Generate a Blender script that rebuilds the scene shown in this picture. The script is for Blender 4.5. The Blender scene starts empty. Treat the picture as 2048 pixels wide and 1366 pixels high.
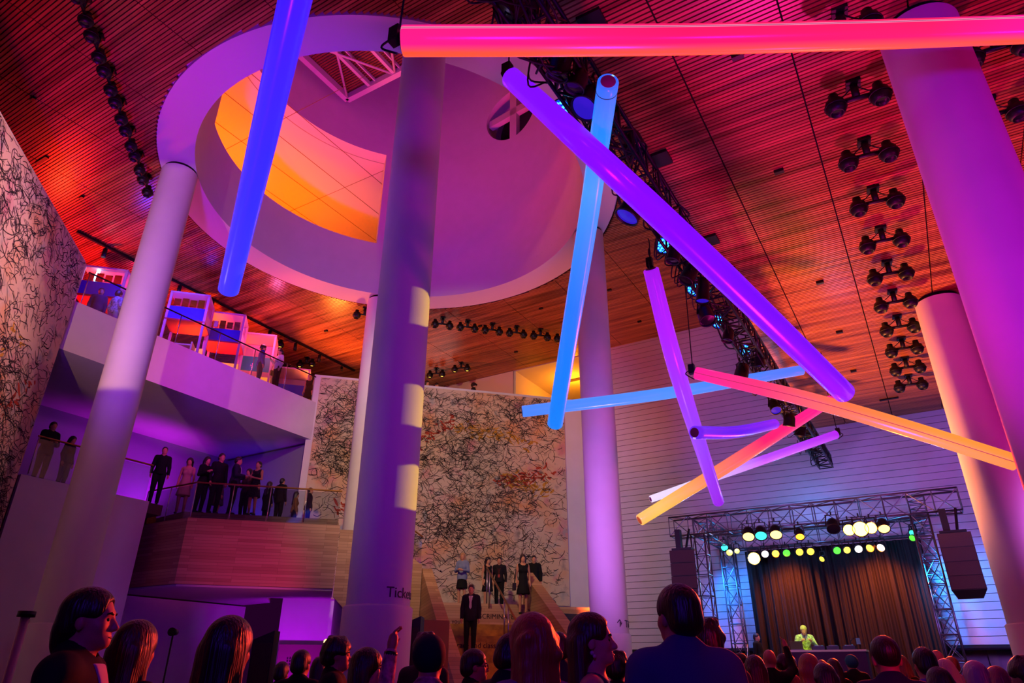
import bpy, math, random
import numpy as np
from mathutils import Vector, Matrix, Quaternion
random.seed(7)
SC = bpy.context.scene
COL = SC.collection
PI = math.pi
# ---------------------------------------------------------------- camera frame (X along the stage wall, Y towards it)
CAMZ = 1.45
YAW, PITCH, ROLL, FPX = math.radians(30.9), math.radians(25.98), math.radians(0.266), 1365.0
CF, CR = Vector((-math.sin(YAW), math.cos(YAW), 0)), Vector((math.cos(YAW), math.sin(YAW), 0))
CAM = Vector((0, 0, CAMZ))
def ray(px, py):
    a, b = (px - 1024) / FPX, (683 - py) / FPX
    a, b = a * math.cos(ROLL) - b * math.sin(ROLL), a * math.sin(ROLL) + b * math.cos(ROLL)
    return CF * (math.cos(PITCH) - b * math.sin(PITCH)) + CR * a + Vector((0, 0, math.sin(PITCH) + b * math.cos(PITCH)))
def at(px, py, t): return CAM + ray(px, py) * t
def on(px, py, x=None, y=None, z=None, s=None):
    d = ray(px, py)
    if x is not None: t = x / d.x
    elif y is not None: t = y / d.y
    elif z is not None: t = (z - CAMZ) / d.z
    else: t = s / ((d.y - d.x) / 2 ** .5)
    return CAM + d * t
R2 = 2 ** .5
def sw(s, w, z=0.0): return Vector(((w - s) / R2, (w + s) / R2, z))   # the diagonal frame of the atrium's corner walls
# ---------------------------------------------------------------- materials
def C(h):
    h = h.lstrip('#')
    f = lambda c: c / 12.92 if c <= .04045 else ((c + .055) / 1.055) ** 2.4
    return tuple(f(int(h[i:i + 2], 16) / 255) for i in (0, 2, 4)) + (1,)
MATS = {}
def M(name, col, rough=.6, metal=0.0, emit=None, es=0.0, spec=.4, noise=0.0, nscale=6.0, bump=0.0):
    if name in MATS: return MATS[name]
    m = bpy.data.materials.new(name); m.use_nodes = True
    nt = m.node_tree; b = nt.nodes['Principled BSDF']
    c = C(col) if isinstance(col, str) else tuple(col) + (1,) * (4 - len(col))
    b.inputs['Base Color'].default_value = c
    b.inputs['Roughness'].default_value = rough; b.inputs['Metallic'].default_value = metal
    b.inputs['Specular IOR Level'].default_value = spec
    if emit is not None:
        b.inputs['Emission Color'].default_value = C(emit) if isinstance(emit, str) else tuple(emit) + (1,)
        b.inputs['Emission Strength'].default_value = es
    if noise or bump:
        tc = nt.nodes.new('ShaderNodeTexCoord'); n = nt.nodes.new('ShaderNodeTexNoise')
        n.inputs['Scale'].default_value = nscale; n.inputs['Detail'].default_value = 4
        nt.links.new(tc.outputs['Object'], n.inputs['Vector'])
        if noise:
            r = nt.nodes.new('ShaderNodeValToRGB')
            r.color_ramp.elements[0].position = .3; r.color_ramp.elements[1].position = .7
            r.color_ramp.elements[0].color = tuple(x * (1 - noise) for x in c[:3]) + (1,)
            r.color_ramp.elements[1].color = tuple(min(1, x * (1 + noise)) for x in c[:3]) + (1,)
            nt.links.new(n.outputs['Fac'], r.inputs['Fac']); nt.links.new(r.outputs['Color'], b.inputs['Base Color'])
        if bump:
            bp = nt.nodes.new('ShaderNodeBump'); bp.inputs['Strength'].default_value = bump
            nt.links.new(n.outputs['Fac'], bp.inputs['Height']); nt.links.new(bp.outputs['Normal'], b.inputs['Normal'])
    MATS[name] = m
    return m
def wood_mat(name, ca, cb, axis='X', pitch=.065, rough=.35, stretch=12.0, scale=1.0):
    """Planks / slats along AXIS: each slat has a shade of its own, with grain along it."""
    m = bpy.data.materials.new(name); m.use_nodes = True
    nt = m.node_tree; b = nt.nodes['Principled BSDF']; L = nt.links.new
    tc = nt.nodes.new('ShaderNodeTexCoord'); mp = nt.nodes.new('ShaderNodeMapping')
    s = {'X': (1 / stretch, 1, 1), 'Y': (1, 1 / stretch, 1), 'Z': (1, 1, 1 / stretch)}[axis]
    mp.inputs['Scale'].default_value = tuple(v * scale for v in s)
    n = nt.nodes.new('ShaderNodeTexNoise'); n.inputs['Scale'].default_value = 8; n.inputs['Detail'].default_value = 6
    n2 = nt.nodes.new('ShaderNodeTexNoise'); n2.inputs['Scale'].default_value = 1.0 / pitch * .55; n2.inputs['Detail'].default_value = 1
    ad = nt.nodes.new('ShaderNodeMath'); ad.operation = 'ADD'
    r = nt.nodes.new('ShaderNodeValToRGB'); e = r.color_ramp.elements
    e[0].position, e[1].position = .75, 1.25
    e[0].position, e[1].position = .36, .64
    e[0].color, e[1].color = C(ca), C(cb)
    hf = nt.nodes.new('ShaderNodeMath'); hf.operation = 'MULTIPLY'; hf.inputs[1].default_value = .5
    L(tc.outputs['Object'], mp.inputs['Vector']); L(mp.outputs['Vector'], n.inputs['Vector']); L(mp.outputs['Vector'], n2.inputs['Vector'])
    L(n.outputs['Fac'], ad.inputs[0]); L(n2.outputs['Fac'], ad.inputs[1]); L(ad.outputs[0], hf.inputs[0]); L(hf.outputs[0], r.inputs['Fac'])
    L(r.outputs['Color'], b.inputs['Base Color']); b.inputs['Roughness'].default_value = rough
    MATS[name] = m
    return m
def glow_mat(name, stops, strength, gloss=.25, seam=None):
    """An internally lit fabric tube: colour runs along its length, seam = [(position around, half width, factor)]."""
    m = bpy.data.materials.new(name); m.use_nodes = True
    nt = m.node_tree; b = nt.nodes['Principled BSDF']; L = nt.links.new
    uv = nt.nodes.new('ShaderNodeUVMap'); sp = nt.nodes.new('ShaderNodeSeparateXYZ'); L(uv.outputs[0], sp.inputs[0])
    r = nt.nodes.new('ShaderNodeValToRGB'); e = r.color_ramp.elements
    while len(e) < len(stops): e.new(.5)
    for i, (p, c) in enumerate(stops): e[i].position = p; e[i].color = C(c)
    L(sp.outputs[0], r.inputs['Fac'])
    out = r.outputs['Color']
    for k in (seam or []):
        pos, hw, c2 = k[:3]
        d = nt.nodes.new('ShaderNodeMath'); d.operation = 'SUBTRACT'; d.inputs[1].default_value = pos; L(sp.outputs[1], d.inputs[0])
        a = nt.nodes.new('ShaderNodeMath'); a.operation = 'ABSOLUTE'; L(d.outputs[0], a.inputs[0])
        mr = nt.nodes.new('ShaderNodeMapRange'); mr.inputs[1].default_value = hw * (k[3] if len(k) > 3 else .8); mr.inputs[2].default_value = hw
        mr.inputs[3].default_value = 1; mr.inputs[4].default_value = 0; L(a.outputs[0], mr.inputs[0])
        mx = nt.nodes.new('ShaderNodeMix'); mx.data_type = 'RGBA'; L(mr.outputs[0], mx.inputs[0]); L(out, mx.inputs[6])
        mx.inputs[7].default_value = C(c2); out = mx.outputs[2]
    L(out, b.inputs['Emission Color']); b.inputs['Emission Strength'].default_value = strength
    b.inputs['Base Color'].default_value = (.06, .06, .06, 1); b.inputs['Roughness'].default_value = gloss
    MATS[name] = m
    return m
# ---------------------------------------------------------------- mesh builder
ORG = {}
class MB:
    def __init__(s): s.v, s.f, s.uv, s.sm = [], [], {}, set()
    def add(s, vs, fs, smooth=False, uvs=None):
        o = len(s.v); s.v += [Vector(p) for p in vs]
        for k, f in enumerate(fs):
            if smooth: s.sm.add(len(s.f))
            if uvs: s.uv[len(s.f)] = uvs[k]
            s.f.append([i + o for i in f])
        return s
    def box(s, c, size, rz=0.0, mat=None):
        x, y, z = [k / 2 for k in size]
        vs = [Vector((a * x, b * y, d * z)) for d in (-1, 1) for a, b in ((-1, -1), (1, -1), (1, 1), (-1, 1))]
        R = mat.to_3x3() if mat is not None else Matrix.Rotation(rz, 3, 'Z')
        return s.add([R @ p + Vector(c) for p in vs], [(3, 2, 1, 0), (4, 5, 6, 7), (0, 1, 5, 4), (1, 2, 6, 5), (2, 3, 7, 6), (3, 0, 4, 7)])
    def bar(s, p0, p1, w, h, up=(0, 0, 1)):
        p0, p1 = Vector(p0), Vector(p1); d = p1 - p0; L = d.length; d.normalize()
        u = Vector(up); u = u - d * u.dot(d)
        if u.length < 1e-4: u = Vector((1, 0, 0)) - d * d.x
        u.normalize(); r = d.cross(u)
        return s.box((p0 + p1) / 2, (w, L, h), mat=Matrix((r, d, u)).transposed())
    def tube(s, pts, r, n=10, caps=True, uv=False, smooth=True):
        pts = [Vector(p) for p in pts]; N = len(pts)
        rs = r if isinstance(r, (list, tuple)) else [r] * N
        T = [(pts[min(i + 1, N - 1)] - pts[max(i - 1, 0)]).normalized() for i in range(N)]
        up = Vector((0, 0, 1)); u = up - T[0] * up.dot(T[0])
        if u.length < .05: u = Vector((1, 0, 0)) - T[0] * T[0].x
        u.normalize(); vs, fs, uvs = [], [], []
        for i in range(N):
            u = (u - T[i] * u.dot(T[i])).normalized(); w = T[i].cross(u)
            vs += [pts[i] + (u * math.cos(2 * PI * k / n) + w * math.sin(2 * PI * k / n)) * rs[i] for k in range(n)]
        for i in range(N - 1):
            for k in range(n):
                k2 = (k + 1) % n
                fs.append((i * n + k, i * n + k2, (i + 1) * n + k2, (i + 1) * n + k))
                a, b = i / (N - 1), (i + 1) / (N - 1)
                uvs.append([(a, k / n), (a, (k + 1) / n), (b, (k + 1) / n), (b, k / n)])
        s.add(vs, fs, smooth, uvs if uv else None)
        if caps:
            o = len(s.v) - len(vs)
            for ring, a, rev in ((range(n), 0.0, True), (range((N - 1) * n, N * n), 1.0, False)):
                f = [o + k for k in ring]
                if rev: f.reverse()
                if uv: s.uv[len(s.f)] = [(a, 2.0)] * n
                s.f.append(f)
        return s
    def cyl(s, p0, p1, r0, r1=None, n=16, caps=True, smooth=True):
        return s.tube([p0, p1], [r0, r0 if r1 is None else r1], n, caps, False, smooth)
    def lathe(s, prof, c=(0, 0, 0), n=32, axis=None, smooth=True):
        c = Vector(c); R = Matrix.Identity(3)
        if axis is not None: R = Vector((0, 0, 1)).rotation_difference(Vector(axis)).to_matrix()
        vs, fs = [], []
        for (r, z) in prof:
            vs += [c + R @ Vector((r * math.cos(2 * PI * k / n), r * math.sin(2 * PI * k / n), z)) for k in range(n)]
        for i in range(len(prof) - 1):
            for k in range(n):
                k2 = (k + 1) % n
                fs.append((i * n + k, i * n + k2, (i + 1) * n + k2, (i + 1) * n + k))
        return s.add(vs, fs, smooth)
    def ell(s, c, r, n=14, m=8, R=None):
        c = Vector(c); vs, fs = [], []
        r = (r, r, r) if isinstance(r, (int, float)) else r
        for j in range(m + 1):
            th = PI * j / m
            for k in range(n):
                p = Vector((r[0] * math.sin(th) * math.cos(2 * PI * k / n), r[1] * math.sin(th) * math.sin(2 * PI * k / n), r[2] * math.cos(th)))
                vs.append(c + (R @ p if R is not None else p))
        for j in range(m):
            for k in range(n):
                k2 = (k + 1) % n
                fs.append((j * n + k, (j + 1) * n + k, (j + 1) * n + k2, j * n + k2))
        return s.add(vs, fs, True)
    def prism(s, poly, z0, z1):
        n = len(poly)
        vs = [Vector((p[0], p[1], z0)) for p in poly] + [Vector((p[0], p[1], z1)) for p in poly]
        fs = [tuple(reversed(range(n))), tuple(range(n, 2 * n))] + [(i, (i + 1) % n, n + (i + 1) % n, n + i) for i in range(n)]
        return s.add(vs, fs)
    def quad(s, a, b, c, d): return s.add([a, b, c, d], [(0, 1, 2, 3)])
    def build(s, name, mat, parent=None, kind=None):
        me = bpy.data.meshes.new(name)
        if parent is not None: o = ORG.get(parent.name, Vector())
        else:
            xs, ys, zs = zip(*[tuple(p) for p in s.v])
            o = Vector(((min(xs) + max(xs)) / 2, (min(ys) + max(ys)) / 2, min(zs)))
        me.from_pydata([tuple(p - o) for p in s.v], [], s.f)
        if s.uv:
            ul = me.uv_layers.new(name='UVMap').data
            for p in me.polygons:
                u = s.uv.get(p.index)
                if u:
                    for k, li in enumerate(p.loop_indices): ul[li].uv = u[k]
        if s.sm:
            me.polygons.foreach_set('use_smooth', [i in s.sm for i in range(len(me.polygons))])
        me.materials.append(mat); me.update()
        ob = bpy.data.objects.new(name, me); COL.objects.link(ob)
        if parent is not None: ob.parent = parent; ORG[ob.name] = o
        else: ob.location = o; ORG[ob.name] = o
        if kind: ob['kind'] = kind
        return ob
def tag(o, label, cat, group=None, kind=None):
    o['label'] = label; o['category'] = cat
    if group: o['group'] = group
    if kind: o['kind'] = kind
    return o
def thing(name, label, cat, loc=(0, 0, 0), rz=0.0, group=None, local=False):
    o = bpy.data.objects.new(name, None); COL.objects.link(o); o.empty_display_size = .2
    o.location = Vector(loc); o.rotation_euler = (0, 0, rz)
    ORG[o.name] = Vector() if local else Vector(loc)
    return tag(o, label, cat, group)
def struct(o): o['kind'] = 'structure'; return o
def dup(root, loc, label=None, rz=None, group=None):
    r = root.copy(); COL.objects.link(r); r.location = Vector(loc)
    if rz is not None: r.rotation_euler = (0, 0, rz)
    if label: r['label'] = label
    if group: r['group'] = group
    for ch in list(root.children):
        c = ch.copy(); COL.objects.link(c); c.parent = r
        for g in list(ch.children):
            d = g.copy(); COL.objects.link(d); d.parent = c
    return r
def text_mesh(body, size, extrude=.004):
    """Lettering as (vertices, faces) in its own XY plane, left-aligned at the origin."""
    cu = bpy.data.curves.new('lettering', 'FONT'); cu.body = body; cu.size = size; cu.extrude = extrude; cu.resolution_u = 3
    ob = bpy.data.objects.new('lettering', cu); COL.objects.link(ob)
    me = ob.evaluated_get(bpy.context.evaluated_depsgraph_get()).to_mesh()
    vs = [v.co.copy() for v in me.vertices]; fs = [tuple(p.vertices) for p in me.polygons]
    bpy.data.objects.remove(ob); bpy.data.curves.remove(cu)
    return vs, fs
def lamp(kind, name, loc, col, energy, target=None, size=.25, angle=60, blend=.5):
    d = bpy.data.lights.new(name, kind); d.color = C(col)[:3] if isinstance(col, str) else col; d.energy = energy
    o = bpy.data.objects.new(name, d); COL.objects.link(o); o.location = Vector(loc)
    if kind == 'SPOT': d.spot_size = math.radians(angle); d.spot_blend = blend; d.shadow_soft_size = size
    elif kind == 'AREA': d.size = size
    else: d.shadow_soft_size = size
    if target is not None:
        o.rotation_euler = (Vector(target) - Vector(loc)).to_track_quat('-Z', 'Y').to_euler()
    return o
def catmull(pts, n=8):
    P = [Vector(p) for p in pts]; P = [P[0] * 2 - P[1]] + P + [P[-1] * 2 - P[-2]]; out = []
    for i in range(1, len(P) - 2):
        for k in range(n):
            t = k / n; a, b, c, d = P[i - 1:i + 3]
            out.append(.5 * ((2 * b) + (c - a) * t + (2 * a - 5 * b + 4 * c - d) * t * t + (3 * b - a - 3 * c + d) * t ** 3))
    return out + [P[-2]]
ORD = ['first', 'second', 'third', 'fourth', 'fifth', 'sixth', 'seventh', 'eighth', 'ninth', 'tenth', 'eleventh', 'twelfth']
# ================================================================ the building
ZL, ZH = CAMZ + 8.0, CAMZ + 13.04          # the two ceiling heights
Z3, Z2 = CAMZ + 9.45, CAMZ + 4.48          # floors of the two galleries
RC = Vector((-11.83, 12.82, 0)); RO, RI = 6.72, 5.76
white = M('white_plaster', '#d9d4d2', .7, noise=.03, nscale=2)
soffit_w = M('soffit_plaster', '#d9d4d2', .75)
blackm = M('black_metal', '#0b0b0d', .45)
blackf = M('black_backing', '#070606', .9)
steel = M('steel_tube', '#8d9298', .32, .85)
wood_ceiling = wood_mat('ceiling_slats', '#6e3a1b', '#c07c45', 'X', .12, .3, 22)
wood_floor = wood_mat('floor_planks', '#3a2618', '#6a4a30', 'Y', .12, .3)
def plank_mat(name, c1, c2, cm, rough=.45):
    m = bpy.data.materials.new(name); m.use_nodes = True; nt = m.node_tree; b = nt.nodes['Principled BSDF']; L = nt.links.new
    tc = nt.nodes.new('ShaderNodeTexCoord'); sp = nt.nodes.new('ShaderNodeSeparateXYZ'); L(tc.outputs['Object'], sp.inputs[0])
    ad = nt.nodes.new('ShaderNodeMath'); ad.operation = 'ADD'; L(sp.outputs[0], ad.inputs[0]); L(sp.outputs[1], ad.inputs[1])
    cb = nt.nodes.new('ShaderNodeCombineXYZ'); L(ad.outputs[0], cb.inputs[0]); L(sp.outputs[2], cb.inputs[1])
    br = nt.nodes.new('ShaderNodeTexBrick'); L(cb.outputs[0], br.inputs['Vector']); br.offset = .37; br.offset_frequency = 3; br.squash = 1
    br.inputs['Color1'].default_value = C(c1); br.inputs['Color2'].default_value = C(c2); br.inputs['Mortar'].default_value = C(cm)
    br.inputs['Scale'].default_value = 1; br.inputs['Mortar Size'].default_value = .003; br.inputs['Brick Width'].default_value = 1.7; br.inputs['Row Height'].default_value = .085; br.inputs['Bias'].default_value = -.1
    L(br.outputs['Color'], b.inputs['Base Color']); b.inputs['Roughness'].default_value = rough; MATS[name] = m; return m
wood_stair = plank_mat('maple_cladding', '#c39a76', '#a67c58', '#6e4d34')
struct(MB().prism([(-34, -8), (16, -8), (16, 31), (-34, 31)], -.2, 0).build('floor', wood_floor))
EDGE = -2.8                                # where the low ceiling ends and the high one begins
def slats(z, x0, x1, y0, y1, joints, hole=None, pitch=.075, w=.05):
    b = MB(); y = y0
    while y < y1:
        spans = [(x0, x1)]
        if hole:
            d = abs(y - hole[0].y)
            if d < hole[1]:
                h = math.sqrt(hole[1] ** 2 - d * d); spans = [(x0, hole[0].x - h), (hole[0].x + h, x1)]
        for a, c in spans:
            cuts = [a] + sorted(j for j in joints if a + .05 < j < c - .05) + [c]
            for i in range(len(cuts) - 1):
                p, q = cuts[i] + (.012 if i else 0), cuts[i + 1] - (.012 if i < len(cuts) - 2 else 0)
                if q - p > .03: b.add([(p, y, z), (q, y, z), (q, y + w, z), (p, y + w, z), (p, y, z + .05), (q, y, z + .05), (q, y + w, z + .05), (p, y + w, z + .05)],
                                      [(3, 2, 1, 0), (0, 1, 5, 4), (2, 3, 7, 6), (1, 2, 6, 5), (3, 0, 4, 7)])
        y += pitch
    return b
jl = [-.16 + 1.48 * k for k in range(-2, 10)]
c = struct(slats(ZL, EDGE, 13, -2.5, 25.75, jl).build('ceiling', wood_ceiling))
struct(MB().prism([(EDGE, -2.5), (13, -2.5), (13, 25.75), (EDGE, 25.75)], ZL + .05, ZL + .12).build('ceiling_backing', blackf, c))
struct(MB().box((EDGE + .06, 11.6, (ZL + ZH) / 2 + .1), (.1, 28.3, ZH - ZL)).build('wall_step', white))
jh = [-.16 - 2.4 * k for k in range(1, 14)]
c = struct(slats(ZH, -33, EDGE, -4, 25.75, jh, (RC, RO + .06), .085, .06).build('ceiling_high', wood_ceiling))
rim = [(RC.x + (RO + .06) * math.cos(a), RC.y + (RO + .06) * math.sin(a)) for a in [2 * PI * k / 96 for k in range(97)]]
b = MB()
half = [p for p in rim[:49]]; b.prism([(-33, RC.y), (-33, 25.75), (EDGE, 25.75), (EDGE, RC.y)] + half, ZH + .05, ZH + .12)
half = [p for p in rim[48:]]; b.prism([(EDGE, RC.y), (EDGE, -4), (-33, -4), (-33, RC.y)] + half, ZH + .05, ZH + .12)
struct(b.build('ceiling_backing', blackf, c))
# ring soffit under the drum
struct(MB().lathe([(RI, ZH + .5), (RI, ZH - .02), (RO, ZH - .02), (RO, ZH + .12), (RO + .06, ZH + .12)], RC, 128, smooth=False).build('trim_ring', soffit_w))
# drum: curved wall with a wide opening to the upper gallery and a round window
ZO0, ZO1, ZT, OA = CAMZ + 15.28, CAMZ + 19.75, CAMZ + 27.0, math.radians(41.0)
DR = RI + .6
def dpt(r, a, z): return Vector((RC.x + r * math.cos(a), RC.y + r * math.sin(a), z))
wc = on(1025, 235, 1) if False else None
d_ = ray(1026, 226); e_ = Vector((RC.x, RC.y)); A_ = d_.x ** 2 + d_.y ** 2; B_ = -2 * (d_.x * e_.x + d_.y * e_.y); C_ = e_.length_squared - RI ** 2
t_ = (-B_ + math.sqrt(B_ * B_ - 4 * A_ * C_)) / (2 * A_); WP = CAM + d_ * t_
WA, WZ, WR = math.atan2(WP.y - RC.y, WP.x - RC.x), WP.z, 1.32
NA = 720
b = MB(); zs = [ZH + .5, ZO0, ZO1] + [WZ + WR * math.sin(-PI / 2 + PI * k / 36) for k in range(37)] + [ZT]
zs = sorted(set(round(z, 4) for z in zs))
def half_ang(z): return math.asin(min(1, math.sqrt(max(0, WR ** 2 - (z - WZ) ** 2)) / RI))
def seg(a0, a1, z0, z1, za0=None, za1=None, n=None):
    """one patch of the drum's inner face from angle a0 to a1; za0/za1 give the angles on its upper edge"""
    ub0, ub1 = (za0 if za0 is not None else a0), (za1 if za1 is not None else a1)
    n = n or max(1, int(abs(a1 - a0) / math.radians(3)))
    vs, fs = [], []
    for k in range(n + 1):
        f = k / n
        vs += [dpt(RI, a0 + (a1 - a0) * f, z0), dpt(RI, ub0 + (ub1 - ub0) * f, z1)]
    for k in range(n): fs.append((2 * k, 2 * k + 1, 2 * k + 3, 2 * k + 2))
    b.add(vs, fs, True)
for i in range(len(zs) - 1):
    z0, z1 = zs[i], zs[i + 1]; zm = (z0 + z1) / 2
    inop = ZO0 < zm < ZO1; inw = abs(zm - WZ) < WR
    s0, s1 = (PI + OA if inop else PI), (PI - OA + 2 * PI if inop else 3 * PI)   # runs anticlockwise past angle 2*pi
    wa = WA if WA > s0 else WA + 2 * PI
    if wa < s0: wa += 2 * PI
    if inw:
        h0, h1 = half_ang(z0), half_ang(z1)
        seg(s0, wa - h0, z0, z1, s0, wa - h1, 60); seg(wa + h0, s1, z0, z1, wa + h1, s1, 60)
    else: seg(s0, s1, z0, z1, n=120)
drum = struct(b.build('wall_drum', white))
b = MB()                                     # reveals of the opening
for z, up in ((ZO0, 1), (ZO1, -1)):
    n = 48; vs = []
    for k in range(n + 1):
        a = PI - OA + 2 * OA * k / n; vs += [dpt(RI, a, z), dpt(DR, a, z)]
    b.add(vs, [(2 * k, 2 * k + 1, 2 * k + 3, 2 * k + 2) for k in range(n)])
for a in (PI - OA, PI + OA): b.quad(dpt(RI, a, ZO0), dpt(DR, a, ZO0), dpt(DR, a, ZO1), dpt(RI, a, ZO1))
struct(b.build('opening_reveal', white, drum))
w1 = thing('window_1', 'round window with white cross bars in the drum wall', 'window', (WP.x, WP.y, WZ - WR)); struct(w1)
b = MB(); n = 64; vs = []
for k in range(n):
    th = 2 * PI * k / n; a = WA + math.asin(WR * math.cos(th) / RI); z = WZ + WR * math.sin(th)
    vs += [dpt(RI, a, z), dpt(RI + .9, a, z)]
b.add(vs, [(2 * k, 2 * k + 1, (2 * k + 3) % (2 * n), (2 * k + 2) % (2 * n)) for k in range(n)], True)
b.build('window_reveal', white, w1)
b = MB(); b.lathe([(0, 0), (WR * 1.05, 0)], dpt(RI + .9, WA, WZ), 48, (math.cos(WA), math.sin(WA), 0)); b.build('window_pane', M('dusk_glass', '#2c0d1f', .3), w1)
b = MB(); tang = Vector((-math.sin(WA), math.cos(WA), 0)); nrm = Vector((math.cos(WA), math.sin(WA), 0))
b.bar(dpt(RI + .12, WA, WZ - WR), dpt(RI + .12, WA, WZ + WR), .34, .24, nrm)
cc = dpt(RI + .12, WA, WZ + .1); b.bar(cc - tang * (WR - .02), cc + tang * (WR - .02), .34, .24, nrm)
b.build('window_bars', white, w1)
struct(MB().lathe([(0, ZT), (RI + .7, ZT)], RC, 64).build('ceiling_drum', M('drum_lid', '#5b2b3a', .8)))
# upper gallery seen through the opening
arc = [tuple(dpt(DR - .02, PI / 2 + PI * k / 60, 0))[:2] for k in range(61)]
ug = MB().prism([(RC.x, -2), (-31, -2), (-31, 25.6), (RC.x, 25.6)][::-1][0:0] + [(RC.x, 25.6), (-31, 25.6), (-31, -2), (RC.x, -2)] + arc[::-1], ZO1, ZO1 + .2)
ceil_u = struct(ug.build('ceiling_upper', M('upper_plaster', '#e4ddd0', .8)))
ug = MB().prism([(RC.x, 25.6), (-31, 25.6), (-31, -2), (RC.x, -2)] + arc[::-1], ZO0 - .25, ZO0 - .02)
struct(ug.build('floor_upper', M('upper_floor', '#a9896a', .5)))
struct(MB().box((-31.1, 11.8, (ZO0 + ZO1) / 2), (.2, 27.6, ZO1 - ZO0 + .3)).build('wall_upper', M('upper_plaster', '#e4ddd0', .8)))
b = MB()
for k in range(5): b.box((-17.6 - 1.6 * k, 12, ZO1 - .004), (.025, 26, .006))
for k in range(3): b.box((-22, 8.5 + 4.4 * k, ZO1 - .004), (16, .02, .006))
b.build('ceiling_joints', M('joint_line', '#7d5c33', .8), ceil_u)
# bridge of steel and slats across the drum
BZ = CAMZ + 21.8
pink = M('bridge_paint', '#d7cfd2', .45)
br = thing('footbridge', 'pale steel footbridge with slatted deck crossing high inside the drum', 'bridge', (RC.x, 12.8, BZ))
x0, x1, y0, y1 = -16.98, -6.7, 10.85, 14.78
b = MB()
for y in (y0, y1): b.box(((x0 + x1) / 2, y, BZ), (x1 - x0, .22, .3))
for x in (x0, x1): b.box((x, (y0 + y1) / 2, BZ), (.22, y1 - y0, .3))
b.build('edge_beam', pink, br)
b = MB()
for k in range(1, 8):
    x = x0 + (x1 - x0) * k / 8; b.box((x, (y0 + y1) / 2, BZ + .02), (.13, y1 - y0, .2)); b.box((x + .3, (y0 + y1) / 2, BZ + .1), (.05, y1 - y0, .12))
b.build('cross_beam', pink, br)
b = MB()
for k in range(4):
    xa, xb = x0 + (x1 - x0) * k / 4, x0 + (x1 - x0) * (k + 1) / 4
    b.cyl((xa, y1, BZ - .05), (xb, y0, BZ - .05), .05, n=8); b.cyl((xa, y0, BZ - .05), (xb, y1, BZ - .05), .05, n=8)
b.build('bracing', pink, br)
b = MB(); y = y0
while y < y1: b.box(((x0 + x1) / 2, y, BZ + .25), (x1 - x0, .06, .05)); y += .11
b.build('slat_deck', M('bridge_slats', '#8a5230', .5), br)
# ---------------------------------------------------------------- columns
XS, YS = (-16.25, -7.4, 1.4), (8.45, 17.2)
CRAD = .48
def column(x, y, ztop, label, neck=True):
    t = thing('column', label, 'column', (x, y, 0), group='round white columns')
    MB().lathe([(CRAD, 2.36), (CRAD, ztop - .1)], (x, y, 0), 64).build('shaft', white, t)
    MB().lathe([(CRAD + .045, 0), (CRAD + .045, 2.33), (CRAD + .015, 2.36), (CRAD, 2.36)], (x, y, 0), 64).build('plinth', white, t)
    MB().lathe([(CRAD, ztop - .1), (CRAD - .05, ztop - .1), (CRAD - .05, ztop)], (x, y, 0), 48).build('shadow_gap', blackf, t)
    return t
colA = column(XS[0], YS[0], ZH - .02, 'white column with warm lit top under the left side of the ring')
colB = column(XS[1], YS[0], ZH - .02, 'tall white column with yellow light patches, lettered with the word Tickets')
colB2 = column(XS[0], YS[1], ZH - .02, 'white column mostly hidden behind the tall central column, before the scribbled canvas')
colC = column(XS[1], YS[1], ZH - .02, 'mauve column with arrow lettering beside the boarded wall and blue tube')
colD = column(XS[2], YS[0], ZL, 'thick violet column nearest on the right, crossed by the pink tube')
colE = column(XS[2], YS[1], ZL, 'pink and white column behind the violet column beside the stage speakers')
def wrap_text(col, x, y, z, body, size, px):
    """lettering wrapped on a column, its left end seen at picture column px"""
    vs, fs = text_mesh(body, size)
    d = Vector((x, y)).normalized(); base = math.atan2(-y, -x)
    off = (px - 0) / CRAD
    out = []
    for v in vs:
        a = base + off + v.x / CRAD; r = CRAD + .003 + v.z
        out.append((x + r * math.cos(a), y + r * math.sin(a), z + v.y))
    return MB().add(out, fs).build('lettering', M('letter_grey', '#33303a', .6), col)
wrap_text(colB, XS[1], YS[0], 2.42 + .04, 'Tickets', .21, .1)
wrap_text(colC, XS[1], YS[1], 2.5, '\u2191 Tickets', .24, .17)
# ---------------------------------------------------------------- boarded stage wall
board = M('painted_boards', '#cfc3cf', .55, noise=.02, nscale=1.5)
YB = 25.75; b = MB(); z = 2.28
while z < ZH + .2:
    b.box(((-11.2 + 13) / 2, YB + .05, z + .108), (24.2, .1, .216)); z += .233
wb = struct(b.build('wall_back', board))
struct(MB().box(((-11.2 + 13) / 2, YB + .14, (2.2 + ZH) / 2), (24.2, .08, ZH - 2.1)).build('wall_backing', M('groove_dark', '#2b2430', .9), wb))
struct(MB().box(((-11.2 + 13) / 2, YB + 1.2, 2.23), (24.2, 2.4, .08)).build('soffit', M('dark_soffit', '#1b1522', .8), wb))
struct(MB().box((1, YB + 2.4, 1.1), (26, .1, 2.3)).build('wall_lower', M('lower_plaster', '#b9a2b8', .7)))
b = MB()
for x in (2.0, 6.2): b.box((x, YB + .9, 1.1), (.35, .35, 2.2))
for k, x in enumerate((.9, 3.0)): b.box((x, YB + 2.3, 1.1), (.25, .15, 2.2))
struct(b.build('trim_1', M('pier_paint', '#b7a8a4', .6)))
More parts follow.
